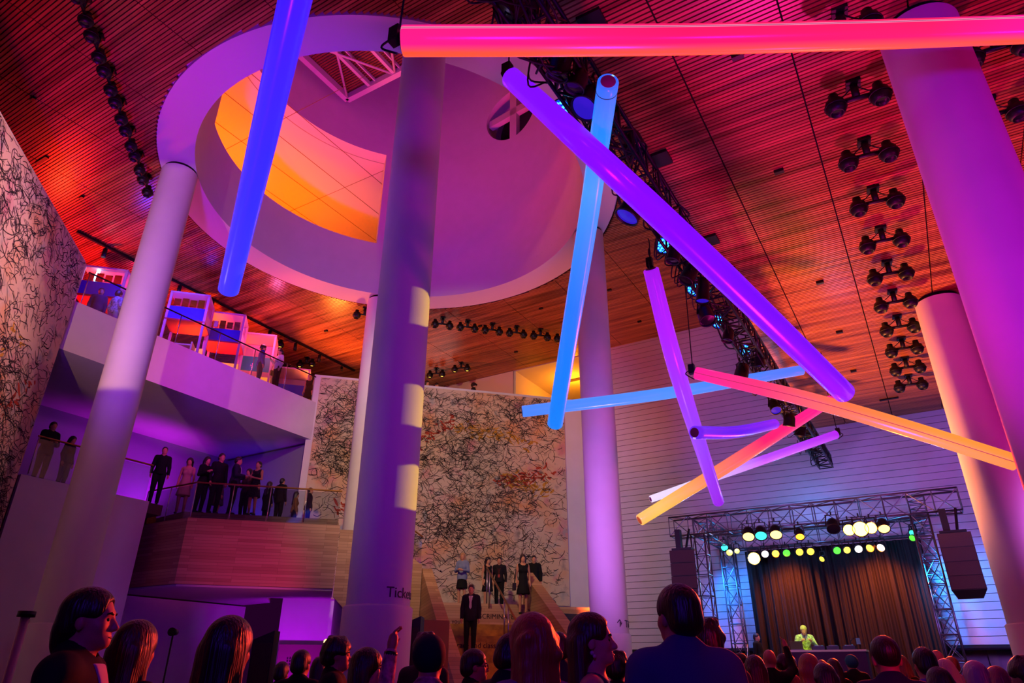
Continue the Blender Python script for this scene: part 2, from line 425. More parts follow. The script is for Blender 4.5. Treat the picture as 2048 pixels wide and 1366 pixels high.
# ---------------------------------------------------------------- corner walls with the two big canvases
WT = CAMZ + 10.62
def diag_wall(name, a, bb, nrm, z0, z1, th=.3):
    """wall whose face runs from a to bb (x, y), thickness away from nrm"""
    n = Vector(nrm).normalized(); p = [Vector(a), Vector(bb), Vector(bb) - n.to_2d() * th, Vector(a) - n.to_2d() * th]
    return struct(MB().prism([tuple(q) for q in p], z0, z1).build(name, white))
P2s, P2w = 25.99, (-1.5, 10.43)
diag_wall('wall_right_canvas', sw(P2s, P2w[0])[:2], sw(P2s, P2w[1])[:2], (1, -1, 0), 0, WT)
P1w, P1s = -7.85, (9.0, 19.15)
diag_wall('wall_left_canvas', sw(P1s[0], P1w)[:2], sw(P1s[1], P1w)[:2], (1, 1, 0), 0, WT)
canvas_m = bpy.data.materials.new('painted_canvas'); canvas_m.use_nodes = True
def canvas_nodes(m):
    nt = m.node_tree; b = nt.nodes['Principled BSDF']; L = nt.links.new
    tc = nt.nodes.new('ShaderNodeTexCoord'); out = None
    def layer(prev, scale, lo, hi, col, detail=5, off=0):
        mp = nt.nodes.new('ShaderNodeMapping'); mp.inputs['Location'].default_value = (off, off * 2, off); L(tc.outputs['Object'], mp.inputs[0])
        n = nt.nodes.new('ShaderNodeTexNoise'); n.inputs['Scale'].default_value = scale; n.inputs['Detail'].default_value = detail; L(mp.outputs[0], n.inputs[0])
        mr = nt.nodes.new('ShaderNodeMapRange'); mr.inputs[1].default_value = lo; mr.inputs[2].default_value = hi; L(n.outputs['Fac'], mr.inputs[0])
        mx = nt.nodes.new('ShaderNodeMix'); mx.data_type = 'RGBA'; L(mr.outputs[0], mx.inputs[0])
        if prev is None: mx.inputs[6].default_value = C('#cdbba2')
        else: L(prev, mx.inputs[6])
        mx.inputs[7].default_value = C(col); return mx.outputs[2]
    out = layer(None, .35, .4, .7, '#d8b98c', 3)
    out = layer(out, .8, .5, .72, '#d99a5e', 5, 11)
    out = layer(out, 1.3, .56, .7, '#c98f8c', 6, 23)
    out = layer(out, 1.6, .6, .72, '#9aa39c', 6, 37)
    out = layer(out, 3.0, .56, .75, '#8f8578', 8, 51)
    L(out, b.inputs['Base Color']); b.inputs['Roughness'].default_value = .85
canvas_nodes(canvas_m)
ink = M('charcoal_mark', '#1d1917', .9)
ink2 = M('grey_brown_mark', '#4a4038', .9)
redm = M('red_mark', '#b3442a', .9); yelm = M('ochre_mark', '#c99534', .9)
def canvas(label, o, ux, n, W, z0, z1, count, dens, seed, streaks, fade=0.0):
    """stretched canvas: o = lower left corner (x, y), ux = unit direction along it, n = its outward normal"""
    rnd = random.Random(seed); o = Vector((o[0], o[1], 0)); ux = Vector(ux); n = Vector(n)
    t = thing('painting', label, 'painting', o + ux * (W / 2) + Vector((0, 0, z0)), group='huge scribbled canvases')
    P = lambda a, z, d: o + ux * a + Vector((0, 0, z)) + n * d
    b = MB(); vs = [P(a, z, d) for d in (0.01, .07) for a, z in ((0, z0), (W, z0), (W, z1), (0, z1))]
    b.add(vs, [(4, 5, 6, 7), (0, 1, 5, 4), (1, 2, 6, 5), (2, 3, 7, 6), (3, 0, 4, 7)]); b.build('canvas', canvas_m, t)
    H = z1 - z0; sets = {'dark': MB(), 'faint': MB(), 'red': MB(), 'ochre': MB()}
    def stroke(bm, x, z, wd, ln, curl, d, loopy=0.0):
        a = rnd.uniform(-.9, .9) + (PI if rnd.random() < .5 else 0); k = rnd.gauss(0, curl); pts = []
        for i in range(ln):
            pts.append((x, z)); x += math.cos(a) * .055; z += math.sin(a) * .055; a += k * .22 + rnd.gauss(0, .16)
            if rnd.random() < .14: k = -k + rnd.gauss(0, curl)
            if rnd.random() < .09: a += rnd.choice((-1, 1)) * 2.4
        vs, fs = [], []
        for i, (px, pz) in enumerate(pts):
            q = pts[min(i + 1, ln - 1)]; p = pts[max(i - 1, 0)]; dx, dz = q[0] - p[0], q[1] - p[1]; l = math.hypot(dx, dz) or 1
            h = wd * (.5 + .5 * math.sin(PI * (i + .5) / ln))
            for sg in (-1, 1):
                vs.append(P(min(max(px - dz / l * h * sg, .02), W - .02), min(max(pz + dx / l * h * sg, z0 + .02), z1 - .02), d))
        for i in range(ln - 1): fs.append((2 * i, 2 * i + 1, 2 * i + 3, 2 * i + 2))
        bm.add(vs, fs)
    clus = [(rnd.uniform(.05, .95) * W, z0 + rnd.uniform(.1, .95) * H, rnd.uniform(.5, 1.7)) for _ in range(26)]
    for i in range(count):
        if rnd.random() < dens:
            cx, cz, r = rnd.choice(clus); x, z = rnd.gauss(cx, r), rnd.gauss(cz, r * .8)
            if fade and rnd.random() < fade * max(0, x / W - .55) * 2.4 * max(.15, 1 - (z - z0) / H): continue
        else: x, z = rnd.uniform(0, W), z0 + rnd.uniform(0, 1) * H
        if not (0 < x < W and z0 < z < z1): continue
        q = rnd.random()
        if q < .62: stroke(sets['dark'], x, z, rnd.uniform(.004, .0125), rnd.randint(5, 15), .7, .076)
        else: stroke(sets['faint'], x, z, rnd.uniform(.005, .013), rnd.randint(5, 13), .7, .074)
    for (ax, az, bx, bz, nn, key) in streaks:
        for i in range(nn):
            f = rnd.random(); x, z = ax + (bx - ax) * f + rnd.gauss(0, .12), az + (bz - az) * f + rnd.gauss(0, .12)
            if 0 < x < W and z0 < z < z1: stroke(sets[key], x, z, rnd.uniform(.02, .05), rnd.randint(3, 8), .8, .072)
    for key, mm in (('dark', ink), ('faint', ink2), ('red', redm), ('ochre', yelm)):
        if sets[key].f: sets[key].build('brush_marks', mm, t, kind='stuff')
    return t
PZ0 = CAMZ + 2.3
W2 = 10.05
canvas('huge beige canvas of dark scribbles above the stairs, behind the central columns', sw(P2s, -1.25)[:2], sw(0, 1, 0), sw(-1, 0, 0), W2, PZ0, WT - .12, 5200, .85, 3,
       [(1.2, PZ0 + 3.0, 2.6, PZ0 + 3.6, 30, 'red'), (5.5, PZ0 + 6.6, 8.6, PZ0 + 6.2, 60, 'ochre'), (3.4, PZ0 + 5.2, 5.4, PZ0 + 6.9, 36, 'red'), (7.2, PZ0 + 4.4, 9.4, PZ0 + 5.0, 60, 'red'), (7.6, PZ0 + 4.6, 9.5, PZ0 + 4.2, 50, 'ochre'), (2.0, PZ0 + 7.4, 3.6, PZ0 + 7.0, 30, 'ochre')], 1.0)
canvas('huge scribbled canvas slanting away at the left edge, dark marks on pinkish ground', sw(P1s[0], P1w)[:2], sw(1, 0, 0), sw(0, 1, 0), 10.1, PZ0, WT - .12, 5200, .7, 9,
       [(5, PZ0 + 2, 8, PZ0 + 5, 40, 'ochre'), (7, PZ0 + 1.5, 9.5, PZ0 + 4.5, 40, 'red')])
# ---------------------------------------------------------------- gallery floors, back walls
XB = -19.3
slab = [(XB, 8.2), (XB, 17.45), tuple(sw(P2s + .3, -1.3)[:2]), tuple(sw(P2s + .3, 10.3)[:2]), (-33, 25.75), (-33, -3), tuple(sw(6, P1w - .3)[:2]), tuple(sw(P1s[1], P1w - .3)[:2])]
struct(MB().prism(slab, Z3 - 1.49, Z3).build('floor_gallery', white))
struct(MB().box((-33.05, 11.4, 7.5), (.1, 28.8, 15.5)).build('wall_left', M('gallery_plaster', '#b98f86', .7)))
struct(MB().box((-24.2, YB + .06, (Z3 + ZH) / 2), (17.7, .12, ZH - Z3)).build('wall_gallery', M('gallery_pink', '#d9b7a4', .7)))
wr = M('warm_room_plaster', '#e6d3a8', .8)
struct(MB().box((-15.3, YB + 3.1, (Z3 + ZH) / 2), (.1, 6, ZH - Z3)).build('wall_room', wr))
struct(MB().box((-13.2, YB + 6.1, (Z3 + ZH) / 2), (4.4, .1, ZH - Z3)).build('wall_room_end', wr))
struct(MB().box((-13.2, YB + 3.1, ZH + .05), (4.4, 6, .1)).build('ceiling_room', wr))
struct(MB().box((-13.2, YB + 3.1, Z3 - .05), (4.4, 6, .1)).build('floor_room', wood_floor))
tag(MB().box((-13.0, YB + 2.4, ZH - .03), (2.6, .22, .05)).build('air_vent', M('vent_grey', '#4a3a22', .6)), 'dark slot air vent in the yellow room ceiling', 'vent')
# middle gallery: recess behind the landing
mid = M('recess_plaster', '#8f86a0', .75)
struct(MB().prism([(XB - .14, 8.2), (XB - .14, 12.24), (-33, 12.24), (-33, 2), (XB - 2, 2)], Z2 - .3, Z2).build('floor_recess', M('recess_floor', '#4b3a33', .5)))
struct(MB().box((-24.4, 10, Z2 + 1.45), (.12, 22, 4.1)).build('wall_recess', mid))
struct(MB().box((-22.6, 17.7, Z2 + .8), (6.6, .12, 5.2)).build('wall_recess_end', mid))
struct(MB().box((XB - .06, 9.95, Z2 / 2), (.12, 3.5, Z2)).box((XB - .85, 11.64, Z2 / 2 - .16), (1.5, .12, Z2 - .32)).build('wall_left_lower', white))
struct(MB().box((XB - 2.0, 15.0, 1.77), (.12, 4.6, 3.54)).build('wall_ticket', white))
# ================================================================ glowing inflatable tubes hung in the hall
cable_m = M('black_cable', '#08080a', .6)
cap_m = M('tube_end_fabric', '#7a1c58', .6)
def light_tube(label, mat, pts, hang=(), bulge=None, cap='both', capmat=None, ties=False):
    """pts: (px, py, apparent width, distance) along the tube"""
    P = [at(x, y, t) for x, y, w_, t in pts]; r = [w_ / 2 * t / FPX for x, y, w_, t in pts]
    path = catmull(P, 10) if len(P) > 2 else [P[0].lerp(P[1], k / 24) for k in range(25)]
    n = len(path); rr = [float(np.interp(k / (n - 1) * (len(r) - 1), range(len(r)), r)) for k in range(n)]
    t = thing('hanging_light_tube', label, 'light tube', (P[0] + P[-1]) / 2, group='glowing inflatable tubes')
    d0, d1 = (path[0] - path[1]).normalized(), (path[-1] - path[-2]).normalized()
    ext = [path[0] + d0 * rr[0] * .16, path[0] + d0 * rr[0] * .1] + path + [path[-1] + d1 * rr[-1] * .1, path[-1] + d1 * rr[-1] * .16]
    er = [rr[0] * .72, rr[0] * .93] + rr + [rr[-1] * .93, rr[-1] * .72]
    MB().tube(ext, er, 32, False, True).build('tube_skin', mat, t)
    for c_, d_, q in ((ext[0], d0, rr[0]), (ext[-1], d1, rr[-1])):
        MB().lathe([(q * .72, 0), (q * .5, q * .07), (0, q * .1)], c_, 24, d_).build('end_cap', capmat or cap_m, t)
    if ties:
        q = rr[1]; MB().lathe([(q * 1.0, -.006), (q * 1.02, -.004), (q * 1.02, .004), (q * 1.0, .006)], path[1], 32, d0).build('tie_band', cable_m, t)
    for k, zc in hang:                                    # a black clamp and cable up to the ceiling
        e, d_, q = (path[0], d0, rr[0]) if k == 0 else (path[-1], d1, rr[-1])
        top = e + Vector((0, 0, q))
        b = MB(); b.box(e + d_ * (q * .25 + .05) + Vector((0, 0, q * .5)), (.12, .1, .2)); b.tube(catmull([e + d_ * .1 + Vector((0, 0, q * .4)), e + d_ * .22 - Vector((0, 0, q * .6)), e + d_ * .05 - Vector((0, 0, q * 1.2))], 6), .012, 6)
        b.build('clamp', blackm, t)
        b = MB(); b.tube(catmull([e + d_ * .06 + Vector((0, 0, q * .7)), (top + Vector((0, 0, .4))).lerp(Vector((top.x, top.y, zc)), .4) + Vector((.02, 0, 0)), Vector((top.x, top.y, zc))], 6), .011, 6)
        b.ell((top.lerp(Vector((top.x, top.y, zc)), .45)), (.03, .03, .1), 8, 6); b.build('cable', cable_m, t)
    return t
G = lambda n, st, s, **k: glow_mat(n, st, s, **k)
t_pink = light_tube('long hot pink and orange glowing tube crossing the top right of the hall', G('tube_pink', [(0, '#ff1f8a'), (.4, '#ff1a5e'), (.75, '#ff2060'), (1, '#ff18b0')], 1.0, seam=[(.56, .14, '#ff5420', .35), (.235, .018, '#ff8fb8'), (.235, .005, '#8a1048')]),
    [(808, 82, 60, 6.9), (1300, 80, 60, 6.95), (1700, 71, 57, 6.95), (2110, 57, 54, 7.0)], [(0, ZH)])
t_deep = light_tube('deep blue glowing tube hanging at the left in front of the ring', G('tube_blue', [(0, '#3a10ff'), (.5, '#2a28ff'), (1, '#2a38ff')], 1.0, seam=[(.12, .02, '#6fa0ff')]),
    [(604, -60, 66, 8.0), (526, 280, 54, 9.8), (457, 580, 40, 11.4)])
t_viol = light_tube('long violet glowing tube slanting across the black truss', G('tube_violet', [(0, '#8a12ff'), (.5, '#7405ff'), (1, '#6a10f5')], 1.0, seam=[(.7, .008, '#4a08b0')]),
    [(1022, 155, 42, 8.7), (1190, 310, 51, 8.0), (1440, 545, 53, 9.6), (1688, 785, 42, 12)], [(0, ZL + 4)])
t_azure = light_tube('azure blue glowing tube hanging nearly upright before the right-hand column of the ring', G('tube_azure', [(0, '#0a62ff'), (.25, '#1a8cff'), (.5, '#3a9cff'), (.75, '#0a78ff'), (1, '#1a86ff')], 1.0, seam=[(.1, .03, '#a0e0ff')]),
    [(1216, 165, 43, 7.5), (1195, 310, 41, 8.75), (1170, 480, 39, 9.8), (1110, 848, 31, 12)], ties=True)
t_light = light_tube('pale blue glowing tube lying level in front of the boarded wall', G('tube_sky', [(0, '#4a86ff'), (.5, '#4a92ff'), (1, '#3a74ff')], 1.0),
    [(1046, 823, 23, 14.8), (1330, 787, 24, 15.0), (1604, 740, 20, 15.2)], capmat=M('sky_end', '#3048a0', .6))
t_mag = light_tube('purple glowing tube hanging steeply, its foot above the stage truss', G('tube_purple', [(0, '#9a10e8'), (.35, '#b020ff'), (.7, '#9640ff'), (1, '#9a10e0')], 1.0, seam=[(.8, .02, '#c77aff')]),
    [(1302, 540, 31, 13.6), (1355, 745, 34, 14.2), (1437, 1004, 22, 16.4)], [(0, ZL)])
t_small = light_tube('short indigo glowing tube with round maroon end facing us', G('tube_indigo', [(0, '#6a22f0'), (.5, '#5a18f0'), (1, '#8a20f0')], 1.0, seam=[(.55, .05, '#d0a0ff')]),
    [(1390, 865, 27, 13.6), (1470, 864, 24, 14.8), (1549, 848, 20, 16.4)])
t_orng = light_tube('long tube glowing pink to orange, ending behind the thick violet column', G('tube_orange', [(0, '#ff10a0'), (.25, '#ff3a78'), (.5, '#ff7a4a'), (.75, '#ff9a3a'), (1, '#ff9038')], 1.0, seam=[(.3, .007, '#b02848')]),
    [(1392, 746, 25, 13.8), (1600, 795, 31, 12.9), (1800, 852, 33, 12.2), (2030, 925, 34, 11.6)], [(0, ZH)])
t_yel = light_tube('tube glowing hot pink above and yellow below, slanting over the stage truss', G('tube_yellow', [(0, '#ff10a0'), (.4, '#ff2070'), (.65, '#ff8a4a'), (.85, '#ffc850'), (1, '#ffb830')], 1.0),
    [(1662, 800, 20, 18.2), (1480, 916, 26, 17.2), (1280, 1040, 23, 16.2)], [(0, ZL)], capmat=M('yellow_end', '#b07818', .6))
t_wht = light_tube('slim tube glowing violet to white below the yellow one', G('tube_white', [(0, '#b010f0'), (.4, '#b84aff'), (.7, '#e8d0ff'), (1, '#f4e4ff')], 1.0),
    [(1672, 869, 17, 19.6), (1480, 936, 18, 18.9), (1302, 998, 14, 18.2)], [(0, ZL)])
# ================================================================ twin-head ceiling spotlights
def twin(label, loc, rz, drop=.34, lit=False, group='black twin ceiling spotlights'):
    t = thing('ceiling_spotlight', label, 'spotlight', loc, rz, group, local=True)
    MB().box((0, 0, drop + .0), (.2, .2, .08)).cyl((0, 0, drop), (0, 0, .06), .055).build('stem', blackm, t)
    MB().cyl((-.3, 0, .05), (.3, 0, .05), .035, n=10).build('crossbar', blackm, t)
    for sx in (-1, 1):
        b = MB(); b.lathe([(0, .2), (.07, .19), (.075, .1), (.13, .06), (.15, -.02), (.14, -.1), (.1, -.16), (.085, -.16), (.08, -.1), (0, -.1)], (sx * .3, 0, .02), 20)
        h = b.build('lamp_head', blackm, t)
        MB().lathe([(.15, -.03), (.162, -.03), (.162, -.05), (.15, -.05)], (sx * .3, 0, .02), 20).build('rim', blackm, h)
        MB().lathe([(0, -.115), (.08, -.115)], (sx * .3, 0, .02), 16).build('lens', M('lens_amber', '#3a2a10', .2, emit='#ffb040', es=4) if lit else M('lens_dark', '#1a1424', .15), h)
    b = MB()
    for sx in (-1, 1): b.tube(catmull([(sx * .04, 0, drop - .08), (sx * .2, .03, drop * .45), (sx * .29, 0, .2)], 5), .01, 6)
    b.build('cord', cable_m, t)
    return t
proto = None
def place_twin(label, loc, rz, lit=False, group='black twin ceiling spotlights'):
    global proto
    if lit: return twin(label, loc, rz, lit=True, group=group)
    if proto is None: proto = twin(label, loc, rz, group=group); return proto
    return dup(proto, loc, label, rz, group)
for k in range(-1, 10):
    n = 9 - k
    place_twin('black twin ceiling spotlight, %s from the boarded wall in the row beside the violet column' % ORD[n], (.52, 9.06 + 1.43 * k, ZL - .35), .12, group='twin spotlights beside the violet column')
for k in range(2):
    place_twin('black twin ceiling spotlight to the right of the thick violet column, %s one' % ('nearer' if k == 0 else 'farther'), (2.26, 9.05 + 1.43 * k, ZL - .35), .1, group='twin spotlights right of the violet column')
for k in range(7):
    p = sw(11.9 + 1.01 * k, -6.48, ZH - .35)
    place_twin('black twin ceiling spotlight over the left canvas, %s towards the ring column' % ORD[k], p, math.radians(135), group='twin spotlights over the left canvas')
for i, k in enumerate((0, 2, 3, 4, 5, 6, 7, 8)):
    p = sw(24.5, .14 + 1.035 * k, ZH - .35)
    place_twin('black twin ceiling spotlight over the central canvas, %s visible from the left' % ORD[i], p, math.radians(45), group='twin spotlights over the central canvas')
for i, (px, py) in enumerate([(872, 749), (922, 738), (612, 728), (565, 742), (548, 690), (648, 745)][:5]):
    q = on(px, py, z=ZH - .33)
    place_twin('lit twin spotlight under the gallery ceiling, ' + ['nearer of two above the parapet heads', 'right-hand of two above the parapet heads', 'beside the gallery parapet corner', 'behind the two gallery visitors', 'between the two larger booths'][i], q, math.radians(20), lit=True, group='lit twin spotlights in the gallery')
# small sprinkler / sensor boxes in the ceiling
for i, (px, py, hi) in enumerate([(1475, 113, 0), (1558, 343, 0), (1640, 565, 0), (1679, 664, 0), (1707, 742, 0), (66, 198, 1), (163, 395, 1), (1219, 580, 1), (1279, 643, 1), (1082, 617, 1), (960, 652, 1), (1032, 704, 1), (652, 662, 1), (845, 683, 1)]):
    q = on(px, py, z=(ZH if hi else ZL) - .03)
    o = MB().box(q, (.16, .08, .06)).build('ceiling_sensor', blackm)
    tag(o, 'small black sensor box on the %s slatted ceiling, %s' % (('high', 'low')[1 - hi], ['nearest the pink tube', 'second along its line', 'third along its line', 'fourth along its line', 'last before the boarded wall', 'nearest the top left corner', 'beside the left canvas top', 'left of the purple tube top', 'nearer the boarded wall by the ring', 'right of the ring column spotlights', 'behind the middle spotlights', 'before the yellow room', 'above the gallery parapet corner', 'right of the tall column'][i]), 'sensor', 'ceiling sensors')
for i, (px, py) in enumerate([(1778, 798), (1675, 815), (84, 321)]):
    q = on(px, py, z=(ZL, ZL, ZH)[i] - .02)
    tag(MB().box(q, (.55, .1, .04)).build('ceiling_slot', blackm), ['black slot fitting in the ceiling near the boarded wall', 'black slot fitting beside the violet tube foot', 'black slot fitting beside the left canvas'][i], 'slot', 'ceiling slots')
# square black plates carrying the truss motors
for i, (px, py) in enumerate([(1320, 318), (1419, 481), (1458, 545), (1185, 45)]):
    q = on(px, py, z=ZL - .03)
    o = thing('ceiling_plate', 'square black plate on the low ceiling beside the truss, %s from the camera' % ORD[(i + 1) % 4], 'plate', q, group='square black plates above the truss')
    MB().box(q, (.34, .34, .06)).build('plate', blackm, o)
    MB().tube([q + Vector((-.15, .05, 0)), q + Vector((-.2, .05, -1.55))], .012, 6).tube([q + Vector((-.1, .05, 0)), q + Vector((-.22, .08, -1.55))], .012, 6).build('chain', cable_m, o)
# ================================================================ black box truss overhead
def truss(t, p0, p1, w, h, bay, mat, mat2=None, r=.024, rw=.014, names=('chord', 'lattice'), up=(0, 0, 1)):
    p0, p1 = Vector(p0), Vector(p1); d = (p1 - p0); L = d.length; d.normalize()
    u = Vector(up); u = (u - d * u.dot(d)).normalized(); s = d.cross(u)
    cs = [s * (a * w / 2) + u * (b_ * h / 2) for a, b_ in ((-1, -1), (1, -1), (1, 1), (-1, 1))]
    for c_ in cs: MB().cyl(p0 + c_, p1 + c_, r, n=8).build(names[0], mat, t)
    b = MB(); n = max(1, int(round(L / bay)))
    for i in range(n):
        a, e = p0 + d * (L * i / n), p0 + d * (L * (i + 1) / n)
        for k in range(4):
            c0, c1 = cs[k], cs[(k + 1) % 4]
            if i % 2: c0, c1 = c1, c0
            b.cyl(a + c0, e + c1, rw, n=6, caps=False)
            b.cyl(a + cs[k], a + cs[(k + 1) % 4], rw, n=6, caps=False)
    for k in range(4): b.cyl(p1 + cs[k], p1 + cs[(k + 1) % 4], rw, n=6, caps=False)
    b.build(names[1], mat2 or mat, t)
TX, TZ = -2.5, CAMZ + 6.6
tr = thing('hanging_truss', 'long black box truss hung under the ceiling edge, covered in lamps and cables', 'truss', (TX, 12.5, TZ))
trussm = M('truss_black', '#121016', .4, .3)
truss(tr, (TX, .5, TZ), (TX, 25.2, TZ), .42, .42, .5, trussm, rw=.018, r=.028)
def par(label, loc, aim, lens, group, body=.15, ln=.26, name='hanging_stage_light', leds=False, up=None):
    """a stage lamp: can along AIM with a yoke up to its bar and a lens that may glow"""
    d = (Vector(aim) - Vector(loc)).normalized(); loc = Vector(loc)
    t = thing(name, label, 'stage light', loc, 0, group)
    MB().lathe([(0, -ln), (body * .7, -ln), (body * .95, -ln * .6), (body, 0), (body * 1.06, .01), (body * 1.06, .03), (body * .96, .03), (body * .94, .0)], loc, 20, d).build('can', blackm, t)
    MB().lathe([(body * .94, .004), (0, .012)], loc, 20, d).build('lens', lens, t)
    if leds:
        b = MB(); R = Vector((0, 0, 1)).rotation_difference(d).to_matrix()
        for rr, n in ((0, 1), (.35, 6), (.68, 12)):
            for k in range(n):
                a = 2 * PI * k / n; b.lathe([(body * .13, 0), (body * .09, .02), (0, .026)], loc + R @ Vector((body * rr * math.cos(a), body * rr * math.sin(a), .014)), 8, d)
        b.build('diode_cluster', leds, t)
    side = d.cross(Vector((0, 0, 1))); side = side.normalized() if side.length > .05 else Vector((1, 0, 0))
    c0 = loc - d * ln * .4; zt = c0.z + body + .12
    b = MB()
    for s_ in (-1, 1): b.bar(c0 + side * s_ * (body + .015), Vector((c0.x, c0.y, zt)) + side * s_ * (body * .8), .03, .012, d)
    b.bar(Vector((c0.x, c0.y, zt)) - side * body, Vector((c0.x, c0.y, zt)) + side * body, .03, .02); b.cyl((c0.x, c0.y, zt), (c0.x, c0.y, zt + .1), .02, n=8)
    b.build('yoke', blackm, t)
    return t
led_face = M('led_face', '#101430', .3, emit='#1030ff', es=1.2)
led_dot = M('led_dot', '#206070', .3, emit='#30c8ff', es=5.0)
leds_px = [(1125, 222), (1297, 392), (1327, 491), (1388, 577), (1436, 643), (1491, 700)]
for i, (px, py) in enumerate(leds_px):
    p = on(px, py, x=TX - .34)
    par('black lamp with glowing blue diodes on the overhead truss, %s from the camera' % ORD[i], p, p + Vector((-.35, -.75, -.75 if i < 4 else -.5)), led_face, 'blue diode lamps on the overhead truss', body=.155, leds=led_dot)
dark_lens = M('lens_dark', '#1a1424', .15)
blue_lens = M('lens_violet', '#1c1440', .2, emit='#4020ff', es=.5)
rnd = random.Random(5)
dk = [(985, -20), (1010, 30), (1055, 20), (1095, 95), (1115, 150), (1150, 175), (1170, 215), (1205, 250), (1255, 432), (1270, 300), (1345, 520), (1372, 560), (1405, 600), (1415, 640), (1455, 680), (1480, 760), (1552, 820), (1520, 730), (1578, 850), (1600, 870), (1612, 790), (1622, 880)]
dk.sort(key=lambda q: q[1])
for i, (px, py) in enumerate(dk):
    p = on(px, py, x=TX - rnd.choice((-.1, .05, .3)))
    nm = ['over the pink tube', 'by the azure tube', 'half way along', 'by the purple tube', 'by the orange tube', 'at the wall end'][min(5, i // 4)]
    par('unlit lamp on the overhead truss %s, %s of four from the camera' % (nm, ORD[i % 4]), p, p + Vector((rnd.uniform(-.6, .3), rnd.uniform(-.6, .3), -1)), dark_lens if i % 3 else blue_lens, 'unlit lamps on the overhead truss', body=rnd.uniform(.11, .17), ln=rnd.uniform(.22, .4))
b = MB()
for k in range(150):
    y = rnd.uniform(1, 23.5) if k % 3 else rnd.uniform(2, 9); x = TX + rnd.uniform(-.3, .25); z = TZ + rnd.uniform(-.28, .28); l = rnd.uniform(.4, 1.6)
    b.tube(catmull([(x, y, z), (x + rnd.uniform(-.15, .15), y + l * .5, z - rnd.uniform(.05, .4)), (TX + rnd.uniform(-.3, .25), min(y + l, 23.9), TZ + rnd.uniform(-.28, .25))], 5), rnd.uniform(.008, .018), 5)
for k in range(26):
    y = rnd.uniform(2, 12); b.tube(catmull([(TX - .25, y, TZ + .1), (TX - .4, y + .15, TZ - rnd.uniform(.1, .35)), (TX - .28, y + .4, TZ - .1)], 5), .012, 5)
b.build('cables', cable_m, tr, kind='stuff')
# ================================================================ the stage: ground-support truss, curtain, lamps, loudspeakers
YF, YK = 21.7, 25.0
XL, XR = -6.15, -.1
ZT0, ZT1 = CAMZ + 3.92, CAMZ + 4.5
st = thing('stage_truss', 'rectangular lighting truss on four legs framing the stage', 'truss', ((XL + XR) / 2, YF, 0))
tm = M('stage_truss_metal', '#70747a', .32, .9)
zc = (ZT0 + ZT1) / 2
truss(st, (-7.0, YF, zc), (.92, YF, zc), .5, .58, .62, tm, names=('front_beam_chord', 'front_beam_lattice'))
truss(st, (XL, YK, zc - .05), (XR, YK, zc - .05), .42, .5, .6, tm, names=('rear_beam_chord', 'rear_beam_lattice'))
for x in (XL, XR): truss(st, (x, YF + .25, zc), (x, YK - .2, zc), .42, .5, .6, tm, names=('side_beam_chord', 'side_beam_lattice'))
for x in (XL, XR):
    for y in (YF, YK): truss(st, (x, y, 0), (x, y, ZT0), .42, .42, .62, tm, names=('leg_chord', 'leg_lattice'), up=(0, 1, 0))
deckm = M('stage_deck', '#141216', .7)
sg = thing('stage', 'low black stage platform in front of the curtain', 'stage', ((XL + XR) / 2, 23.4, 0))
MB().box(((XL + XR) / 2, 23.4, .5), (5.4, 3.2, .98)).build('platform', deckm, sg)
MB().box(((XL + XR) / 2, 21.82, .93), (5.4, .05, .1)).build('edge_strip', steel, sg)
# pleated black curtain
b = MB(); n = 260; x0, x1 = XL + .5, XR - .15; vs = []
for k in range(n + 1):
    x = x0 + (x1 - x0) * k / n; y = 25.28 + .09 * math.sin(x * 21) * (.6 + .4 * math.sin(x * 3.3)) + .03 * math.sin(x * 53)
    for z, f in ((.98, 1.15), (3.0, 1.0), (ZT0 - .05, .7)): vs.append((x, 25.28 + (y - 25.28) * f, z))
fs = []
for k in range(n):
    for j in range(2): fs.append((3 * k + j, 3 * k + 3 + j, 3 * k + 4 + j, 3 * k + 1 + j))
b.add(vs, fs, True)
tag(b.build('curtain', M('black_velour', '#130d09', .85)), 'tall pleated black curtain closing the back of the stage', 'curtain')
# lamps
hot = M('lens_hot_amber', '#ffb040', .3, emit='#ffb428', es=40)
warm = M('lens_warm', '#ffd080', .3, emit='#ffcf70', es=3)
teal = M('lens_teal', '#40d0c0', .3, emit='#40e8c8', es=1.6)
grn = M('lens_green', '#50c040', .3, emit='#58e838', es=1.6)
yelg = M('lens_yellow', '#ffe060', .3, emit='#ffd83a', es=1.8)
wht = M('lens_white', '#ffffff', .3, emit='#fff0d8', es=2.5)
F = Vector((-1.0, 8, 2.0))
for i, (px, py, lens, bod) in enumerate([(1497, 1073, warm, .17), (1522, 1071, teal, .17), (1552, 1069, warm, .17), (1600, 1073, M('lens_small_amber', '#ff9030', .3, emit='#ff8a20', es=6), .12), (1667, 1057, dark_lens, .17), (1698, 1060, hot, .15), (1721, 1058, hot, .2), (1742, 1056, hot, .15), (1768, 1057, warm, .15)]):
    p = on(px, py, y=YF - .45)
    par('stage lamp under the front truss beam, %s from the left leg' % ORD[i], p, F if lens is hot else p + Vector((.1, -.7, -.8)), lens, 'lamps under the front truss beam', body=bod, ln=.32)
for i, (px, py, lens, bod) in enumerate([(1449, 1095, teal, .12), (1459, 1105, yelg, .11), (1474, 1102, yelg, .09), (1508, 1117, hot, .2), (1530, 1108, wht, .12), (1551, 1107, yelg, .12), (1573, 1106, grn, .12), (1599, 1104, yelg, .12), (1621, 1103, yelg, .12), (1674, 1101, grn, .12), (1694, 1100, yelg, .11), (1717, 1098, wht, .12)]):
    p = on(px, py, y=24.45)
    par('round glowing lamp under the rear truss beam, %s from the left' % ORD[i], p, F if lens is hot else p + Vector((.3, -1, -.45)), lens, 'lamps under the rear truss beam', body=bod, ln=.2)
